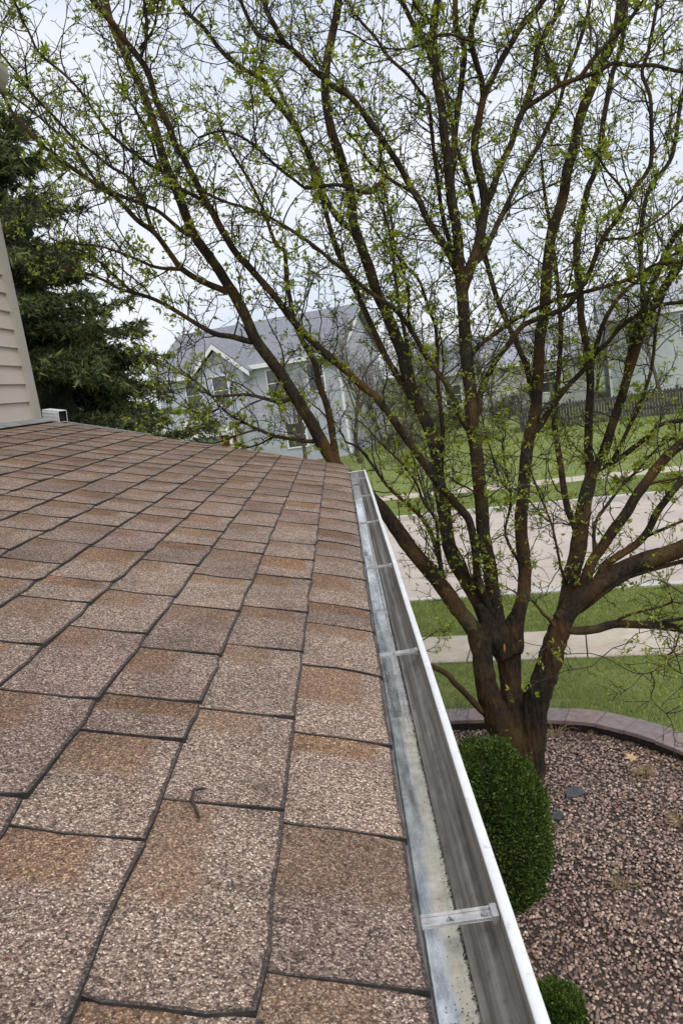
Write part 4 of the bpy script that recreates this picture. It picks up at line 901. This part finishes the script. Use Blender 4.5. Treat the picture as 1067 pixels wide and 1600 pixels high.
def leafshape(s): return [(0, -.5 * s), (.12 * s, -.3 * s), (.42 * s, -.32 * s), (.2 * s, -.05 * s), (.5 * s, .2 * s), (.17 * s, .16 * s), (0, .55 * s), (-.16 * s, .18 * s), (-.48 * s, .22 * s), (-.2 * s, -.04 * s), (-.4 * s, -.3 * s), (-.1 * s, -.3 * s)]
flake('fallen_leaf', 'pale tan lobed fallen leaf on the gravel near the edging', 'leaf', 985, 1183, leafshape(.13), .004, MT['dryleaf'], .045, .5, (.25, -.2))
flake('fallen_leaf', 'reddish fallen leaf on the gravel right of the trunk', 'leaf', 900, 1175, leafshape(.09), .004, MT['redleaf'], .04, 1.1, (.2, .3))
def tuft(name, label, x, y, n, h, m, spread=.5, wd=.004, z=.02, curl=.3):
    p = ground_at(x, y, z); S = Soup()
    for _ in range(n):
        a = RNG.uniform(0, 2 * PI); d = unit(np.array([math.cos(a) * spread, math.sin(a) * spread, RNG.uniform(.3, 1.1)])); b0 = np.array([math.cos(a), math.sin(a), 0]) * RNG.uniform(0, .03)
        P = grow(b0, d, h * RNG.uniform(.5, 1.1), .001, 4, -.12, curl); P[:, 2] = np.maximum(P[:, 2], -.005); S.add(*tube(P, np.linspace(wd, wd * .35, 5), 3))
    o = obj(name, S.mesh(name, m), None, p); return tag(o, label, 'plant')
tuft('dry_grass_tuft', 'reddish brown dry grass tuft on the gravel below the tan leaf', 1006, 1210, 60, .16, MT['straw'], .9)
tuft('dry_grass_tuft', 'pale curled dry grass in the middle of the gravel', 968, 1385, 26, .20, MT['straw'], 1.0, .0022, .03, .45)
tuft('dry_grass_tuft', 'brown dry stubble at the right edge of the gravel', 1058, 1285, 40, .13, MT['straw'], .8)
tuft('dry_stalks', 'thin red brown dry stalks in the gravel right of the small shrub', 900, 1445, 14, .38, MT['redstem'], .22, .0022, .02, .12)
tuft('dry_grass_tuft', 'pale dead stems at the foot of the trunk by the edging', 868, 1150, 26, .26, MT['straw'], .7)
tuft('bare_shrub', 'small bare grey brown shrub left of the trunk behind the gutter', 705, 1132, 70, .42, MT['twig_far'], .55, .0035, .0, .2)

# ------------------------------------------------------------------ spruce behind the roof
def spruce(name, label, base, height, rbase, seed):
    rg = np.random.default_rng(seed); root = empty(name, base); tag(root, label, 'tree')
    q = MB(); q.tube([(0, 0, -.1), (0, 0, height * .5), (0, 0, height)], [.17, .09, .01], 10); q.build('trunk', MT['bark'], root)
    S = Soup(); C = []; D = []; Lg = []
    z = 1.2
    while z < height - .3:
        t = z / height; rad = rbase * (1 - t) ** .82
        for a0 in rg.uniform(0, 2 * PI, int(8 + 2 * (1 - t))):
            ln = rad * rg.uniform(.72, 1.12); d = unit(np.array([math.cos(a0), math.sin(a0), .12 - .1 * (1 - t)]))
            n = 10; P = [np.array([0, 0, z + rg.normal(0, .06)])]
            for i in range(n):
                d = unit(d + np.array([0, 0, -.055 + .012 * i]) + rg.normal(0, .03, 3)); P.append(P[-1] + d * ln / n)
            P = np.array(P); S.add(*tube(P, np.linspace(.022 * (1 - t) + .006, .003, n + 1), 4))
            nb = int(ln * 24) + 8
            for q_ in range(nb):
                s_ = rg.uniform(.12, 1) * (n - .001); i = int(s_); f = s_ - i; p = P[i] * (1 - f) + P[i + 1] * f; tg = unit(P[i + 1] - P[i])
                side = unit(np.cross(tg, [0, 0, 1])) * rg.choice([-1, 1]); dd_ = unit(tg * .75 + side * rg.uniform(.4, 1.) + np.array([0, 0, rg.uniform(-1.0, .35)]))
                bl = rg.uniform(.14, .46) * (1 - .35 * s_ / n); m_ = int(bl / .0165)
                tt = rg.random(m_); pts = p + dd_ * (tt * bl)[:, None]; nd = unit(dd_ * 1.0 + rg.normal(0, .8, (m_, 3)))
                C.append(pts); D.append(nd); Lg.append(rg.uniform(.08, .16, m_))
        z += rg.uniform(.15, .23)
    nz_, na = 40, 28; cv = []                      # opaque core; shade between the boughs is in its dark colour
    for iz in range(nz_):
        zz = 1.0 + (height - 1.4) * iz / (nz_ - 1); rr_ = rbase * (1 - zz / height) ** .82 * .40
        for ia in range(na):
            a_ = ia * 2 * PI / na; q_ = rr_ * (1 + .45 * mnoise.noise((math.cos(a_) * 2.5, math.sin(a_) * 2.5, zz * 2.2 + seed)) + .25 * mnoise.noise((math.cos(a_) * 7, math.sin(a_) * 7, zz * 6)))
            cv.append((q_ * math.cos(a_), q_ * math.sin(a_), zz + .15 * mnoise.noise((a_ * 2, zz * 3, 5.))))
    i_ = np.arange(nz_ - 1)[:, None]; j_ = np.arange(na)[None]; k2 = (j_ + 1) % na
    tag(obj('shade_core', raw_mesh('shade_core', cv, [np.stack([i_ * na + j_, i_ * na + k2, (i_ + 1) * na + k2, (i_ + 1) * na + j_], -1).reshape(-1, 4)], MT['spruce_core']), root), kind='stuff')
    o = obj('branches', S.mesh('branches', MT['twig']), root); tag(o, kind='stuff')
    C = np.concatenate(C); D = np.concatenate(D); Lg = np.concatenate(Lg); sd3 = unit(np.cross(D, rg.normal(0, 1, D.shape)))
    wd_ = (Lg * .14)[:, None]; V = np.stack([C - sd3 * wd_, C + sd3 * wd_, C + D * Lg[:, None]], 1).reshape(-1, 3); Fc = np.arange(len(V)).reshape(-1, 3)
    tag(obj('foliage', raw_mesh('foliage', V, [Fc], MT['spruce']), root), kind='stuff'); print(name, len(C))
spruce('spruce_tree', 'tall dark green spruce standing behind the roof corner at left', (-5.7, 13.2, -.03), 11.6, 4.3, 11)
spruce('spruce_tree', 'smaller green spruce at the foot of the tall spruce above the roof edge', (-4.3, 14.6, -.03), 5.3, 2.6, 12)

# ------------------------------------------------------------------ houses across the street
def window(root, x0, x1, z0_, z1_, y=-.02, name='window'):
    b = MB(); t = .07
    b.box((x0 - t, y - .05, z0_ - t), (x1 + t, y + .02, z0_)); b.box((x0 - t, y - .05, z1_), (x1 + t, y + .02, z1_ + t)); b.box((x0 - t, y - .05, z0_), (x0, y + .02, z1_)); b.box((x1, y - .05, z0_), (x1 + t, y + .02, z1_))
    b.box((x0, y - .035, (z0_ + z1_) / 2 - .025), (x1, y + .01, (z0_ + z1_) / 2 + .025))
    wdw = b.build(name, MT['nb_trim'], root)
    g = MB(); g.box((x0, y - .012, z0_), (x1, y + .012, z1_)); g.build('pane', MT['glass'], wdw); return wdw
def gable_house(name, label, u, n, W, D_, eave, ridge, wall, roofm, wins, rz=A16, over=.35):
    root = empty(name, tuple(un(u, n)), rz); tag(root, label, 'house')
    b = MB(); b.prism([(0, -.1), (D_, -.1), (D_, eave), (D_ / 2, ridge - .12), (0, eave)], 0, 0, W); b.build('wall', wall, root)
    k_ = (ridge - eave) / (D_ / 2); r = MB()
    for s_ in (0, 1):
        y_e = -over if s_ == 0 else D_ + over; z_e = eave - over * k_
        r.poly3([(-over, y_e, z_e), (W + over, y_e, z_e), (W + over, D_ / 2, ridge), (-over, D_ / 2, ridge)], (0, 0, .12))
    r.build('roof', roofm, root)
    f = MB(); f.box((-over, -over - .06, eave - over * k_ - .13), (W + over, -over - .005, eave - over * k_ + .10)); f.build('gutter', MT['nb_trim'], root)
    for x in (-over - .04, W + over + .002):
        rt = MB(); rt.poly3([(x, -over, eave - over * k_ - .02), (x, D_ / 2, ridge - .02), (x, D_ / 2, ridge - .22), (x, -over, eave - over * k_ - .22)], (.04, 0, 0)); rt.build('rake_trim', MT['nb_trim'], root)
    MB().box((-.03, -.03, -.1), (.12, .0, eave - .2)).build('corner_trim', MT['nb_trim'], root); MB().box((W - .12, -.03, -.1), (W + .03, .0, eave - .2)).build('corner_trim', MT['nb_trim'], root)
    for wv in wins: window(root, *wv)
    return root
nb = gable_house('neighbour_house', 'pale lilac two storey house with grey roof and red door across the street', -20.9, 38, 10.3, 9.0, 5.35, 7.7, MT['nb_wall'], MT['nb_roof'],
    [(1.75, 2.45, 3.5, 4.85), (6.4, 7.2, 3.5, 4.85), (8.6, 9.4, 3.5, 4.85), (7.0, 8.0, .8, 2.0)])
# projecting gable bay
b = MB(); b.prism([(2.75, -.1), (5.35, -.1), (5.35, 5.15), (4.05, 6.35), (2.75, 5.15)], 1, -.6, 2.2); bay = b.build('gable_bay', MT['nb_wall'], nb)
window(nb, 3.62, 4.42, 3.5, 4.93, -.62)
r = MB()
for s_ in (-1, 1):
    r.poly3([(4.05, -.95, 6.55), (4.05 + s_ * 1.75, -.95, 4.95), (4.05 + s_ * 1.75, 2.4, 4.95), (4.05, 2.4, 6.55)], (0, 0, .1))
r.build('bay_roof', MT['nb_roof'], nb)
r = MB()
for s_ in (-1, 1):
    r.poly3([(4.05, -1.0, 6.56), (4.05 + s_ * 1.78, -1.0, 4.94), (4.05 + s_ * 1.78, -1.0, 4.72), (4.05, -1.0, 6.32)], (0, .045, 0))
r.build('bay_rake_trim', MT['nb_trim'], nb)
# porch
r = MB()
for s_ in (-1, 1):
    r.poly3([(3.0, -2.2, 3.1), (3.0 + s_ * 2.0, -2.2, 2.15), (3.0 + s_ * 2.0, -.05, 2.15), (3.0, -.05, 3.1)], (0, 0, .1))
r.build('porch_roof', MT['nb_roof2'], nb)
r = MB()
for s_ in (-1, 1):
    r.poly3([(3.0, -2.25, 3.12), (3.0 + s_ * 2.04, -2.25, 2.15), (3.0 + s_ * 2.04, -2.25, 1.93), (3.0, -2.25, 2.88)], (0, .045, 0))
r.poly3([(3.0, -2.15, 2.85), (1.25, -2.15, 2.0), (4.75, -2.15, 2.0)], (0, .05, 0))
r.build('porch_gable', MT['nb_trim'], nb)
for x in (1.2, 4.75):
    r = MB(); r.box((x - .07, -2.15, -.1), (x + .07, -2.01, 2.02)); r.build('porch_post', MT['nb_trim'], nb)
r = MB(); r.box((3.55, -.72, 0), (4.45, -.655, 2.05)); dr_ = r.build('door', MT['reddoor'], nb)
r = MB(); r.box((3.43, -.73, 0), (3.55, -.62, 2.15)); r.box((4.45, -.73, 0), (4.57, -.62, 2.15)); r.box((3.43, -.73, 2.05), (4.57, -.62, 2.15)); r.build('door_frame', MT['nb_trim'], dr_)

gable_house('cream_house', 'low cream house with slate blue roof seen between stems above the lawn', -9.5, 55, 11, 9, 3.3, 5.4, MT['nb_wall2'], MT['nb_roof2'], [(1.5, 2.6, 1.0, 2.3), (8, 9, 1.0, 2.3)])
gable_house('blue_grey_house', 'pale blue grey two storey house behind the fence at right', 3.0, 56, 11, 9, 5.3, 7.5, MT['nb_wall3'], MT['nb_roof2'], [(1.2, 2.3, 3.4, 4.8), (4.6, 5.8, 3.4, 4.8), (8.2, 9.3, 3.4, 4.8)])
gable_house('white_house', 'white two storey house at the right edge behind the fence', 15.5, 58, 11, 9, 5.4, 7.9, MT['nb_wall2'], MT['nb_roof'], [(1.2, 2.3, 3.4, 4.8), (4.6, 5.8, 3.4, 4.8), (2, 3.2, .9, 2.2)])

# wooden fence: panels of pickets between posts
fence = empty('wooden_fence', tuple(un(-2.2, 39.3))); fence.rotation_euler = (0, 0, A16); tag(fence, 'weathered dark picket fence across the far end of the lawn', 'fence')
for k_ in range(0, 9):
    x0 = k_ * 2.4
    b = MB(); b.box((x0 - .06, -.06, -.1), (x0 + .06, .06, 1.32)); b.build('post', MT['fence'], fence)
    b = MB(); b.box((x0 + .07, .02, .35), (x0 + 2.33, .06, .45)); b.box((x0 + .07, .02, 1.0), (x0 + 2.33, .06, 1.1)); b.build('rail', MT['fence'], fence)
    b = MB()
    for i in range(17):
        x = x0 + .09 + i * .132; h_ = 1.22 + RNG.uniform(-.03, .03); b.prism([(x, .02), (x + .112, .02), (x + .112, h_ - .07), (x + .056, h_), (x, h_ - .07)], 1, -.005, .018)
    tag(b.build('pickets', MT['fence'], fence), kind='stuff')

# ------------------------------------------------------------------ other trees and bushes across the street
def bare_tree(name, label, base, height, seed, leafy=.5, stems=1, spread=.55, m_leaf='leaf_far', lsz=.07, cat='tree'):
    rg = np.random.default_rng(seed); root = empty(name, tuple(base)); tag(root, label, cat); Tk = Soup(); S = Soup(); C = []; D = []
    def br(p, d, ln, r, lev):
        n = 6 if lev < 2 else 3; P = [p]
        for _ in range(n):
            d = unit(d + rg.normal(0, .12 if lev < 2 else .17, 3) + np.array([0, 0, .06])); P.append(P[-1] + d * ln / n)
        P = np.array(P); (Tk if lev == 0 else S).add(*tube(P, np.linspace(r, r * .5, n + 1), 8 if lev == 0 else (5 if lev == 1 else 3)))
        if lev >= 3 or (lev == 2 and rg.random() < .5):
            for q in range(int(1 + leafy * 5)):
                if rg.random() < leafy: C.append(P[rg.integers(1, n + 1)] + rg.normal(0, .06, 3)); D.append(unit(rg.normal(0, 1, 3)))
        if lev < 4:
            for q in range((7, 6, 5, 4)[lev]):
                t = rg.uniform(.35 if lev == 0 else .15, 1) * (n - .01); i = int(t); tg = unit(P[i + 1] - P[i]); a = rg.normal(0, 1, 3); a -= tg * (a @ tg); a = unit(a)
                an = rg.uniform(.3, spread + .35); br(P[i] + (P[i + 1] - P[i]) * (t - i), unit(tg * math.cos(an) + a * math.sin(an)), ln * rg.uniform(.42, .68), max(r * .5 * rg.uniform(.6, 1), .006), lev + 1)
    for s_ in range(stems):
        a = rg.uniform(0, 2 * PI); d = unit(np.array([math.cos(a) * .25 * (stems > 1), math.sin(a) * .25 * (stems > 1), 1])); br(np.array([math.cos(a) * .1 * (stems > 1), math.sin(a) * .1 * (stems > 1), -.1]), d, height * .52, height * .016 / stems ** .4, 0)
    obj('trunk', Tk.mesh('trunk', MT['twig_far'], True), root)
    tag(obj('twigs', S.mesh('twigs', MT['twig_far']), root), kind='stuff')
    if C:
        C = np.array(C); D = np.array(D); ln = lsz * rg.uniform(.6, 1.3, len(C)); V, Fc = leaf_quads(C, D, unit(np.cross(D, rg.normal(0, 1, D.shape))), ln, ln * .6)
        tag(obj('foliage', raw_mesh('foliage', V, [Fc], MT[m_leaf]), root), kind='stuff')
    print(name, S.n, len(C))
def gp_at(x, y): return ground_at(x, y, 0.)
def base_at(x, Y): p = at(x, 700, Y); return (p[0], p[1], 0)
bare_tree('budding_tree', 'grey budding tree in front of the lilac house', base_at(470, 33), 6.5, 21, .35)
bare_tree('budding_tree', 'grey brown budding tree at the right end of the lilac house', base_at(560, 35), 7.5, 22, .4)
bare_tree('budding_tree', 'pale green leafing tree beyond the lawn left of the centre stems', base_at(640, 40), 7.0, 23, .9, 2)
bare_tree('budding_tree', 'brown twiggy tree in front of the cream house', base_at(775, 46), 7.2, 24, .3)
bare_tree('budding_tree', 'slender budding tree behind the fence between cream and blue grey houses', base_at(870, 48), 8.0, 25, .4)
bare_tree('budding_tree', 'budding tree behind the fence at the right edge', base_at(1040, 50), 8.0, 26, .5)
bare_tree('bare_bush', 'dark bare bush on the lawn beside the lilac house', base_at(618, 33), 2.6, 31, .05, 3, .9, cat='bush')
bare_tree('bare_bush', 'low green budding bush at the left end of the fence', base_at(700, 38), 2.4, 32, .9, 3, .9, cat='bush')
bare_tree('bare_bush', 'brown twiggy bush in front of the fence near centre', base_at(790, 39), 2.6, 33, .25, 3, .9, cat='bush')

bare_tree('budding_tree', 'bushy brown twiggy tree directly behind the dark bare bush', base_at(600, 44), 6.0, 41, .25, 3, .8)
bare_tree('budding_tree', 'grey twiggy multi stem tree at the right end of the cream house', base_at(720, 47), 6.5, 42, .45, 3, .8)
bare_tree('budding_tree', 'wide brown twiggy tree before the blue grey house', base_at(935, 51), 6.5, 43, .3, 3, .8)
bare_tree('bare_bush', 'dense olive bush on the lawn before the cream house', base_at(665, 41), 3.2, 44, .6, 3, 1., cat='bush')
bare_tree('bare_bush', 'dense brown bush beside the first fence post', base_at(825, 40), 3.0, 45, .2, 3, 1., cat='bush')


# brown leaf litter blown over the gravel and against the edging
n_ = 420; q_ = np.stack([RNG.uniform(.5, 3.0, n_), RNG.uniform(3.2, 7.9, n_), np.full(n_, .034)], 1); q_ = q_[~outside_ring(q_[:, :2], -.27)]
ii = RNG.integers(90, 175, 160); q_ = np.vstack([q_, np.c_[ring_s[ii] + ring_nin[ii] * RNG.uniform(.27, .42, (160, 1)), np.full(160, .036)]]); n_ = len(q_)
D_ = unit(np.c_[RNG.normal(0, 1, (n_, 2)), RNG.normal(0, .25, n_)]); N_ = unit(np.cross(D_, np.array([0, 0, 1.]) + RNG.normal(0, .3, (n_, 3)))); l_ = RNG.uniform(.018, .05, n_)
V, Fc = leaf_quads(q_, D_, N_, l_, l_ * .45, .3)
tag(obj('leaf_litter', raw_mesh('leaf_litter', V, [Fc], MT['litter'])), 'scattered small brown dead leaves on the gravel bed', 'leaf litter', kind='stuff')
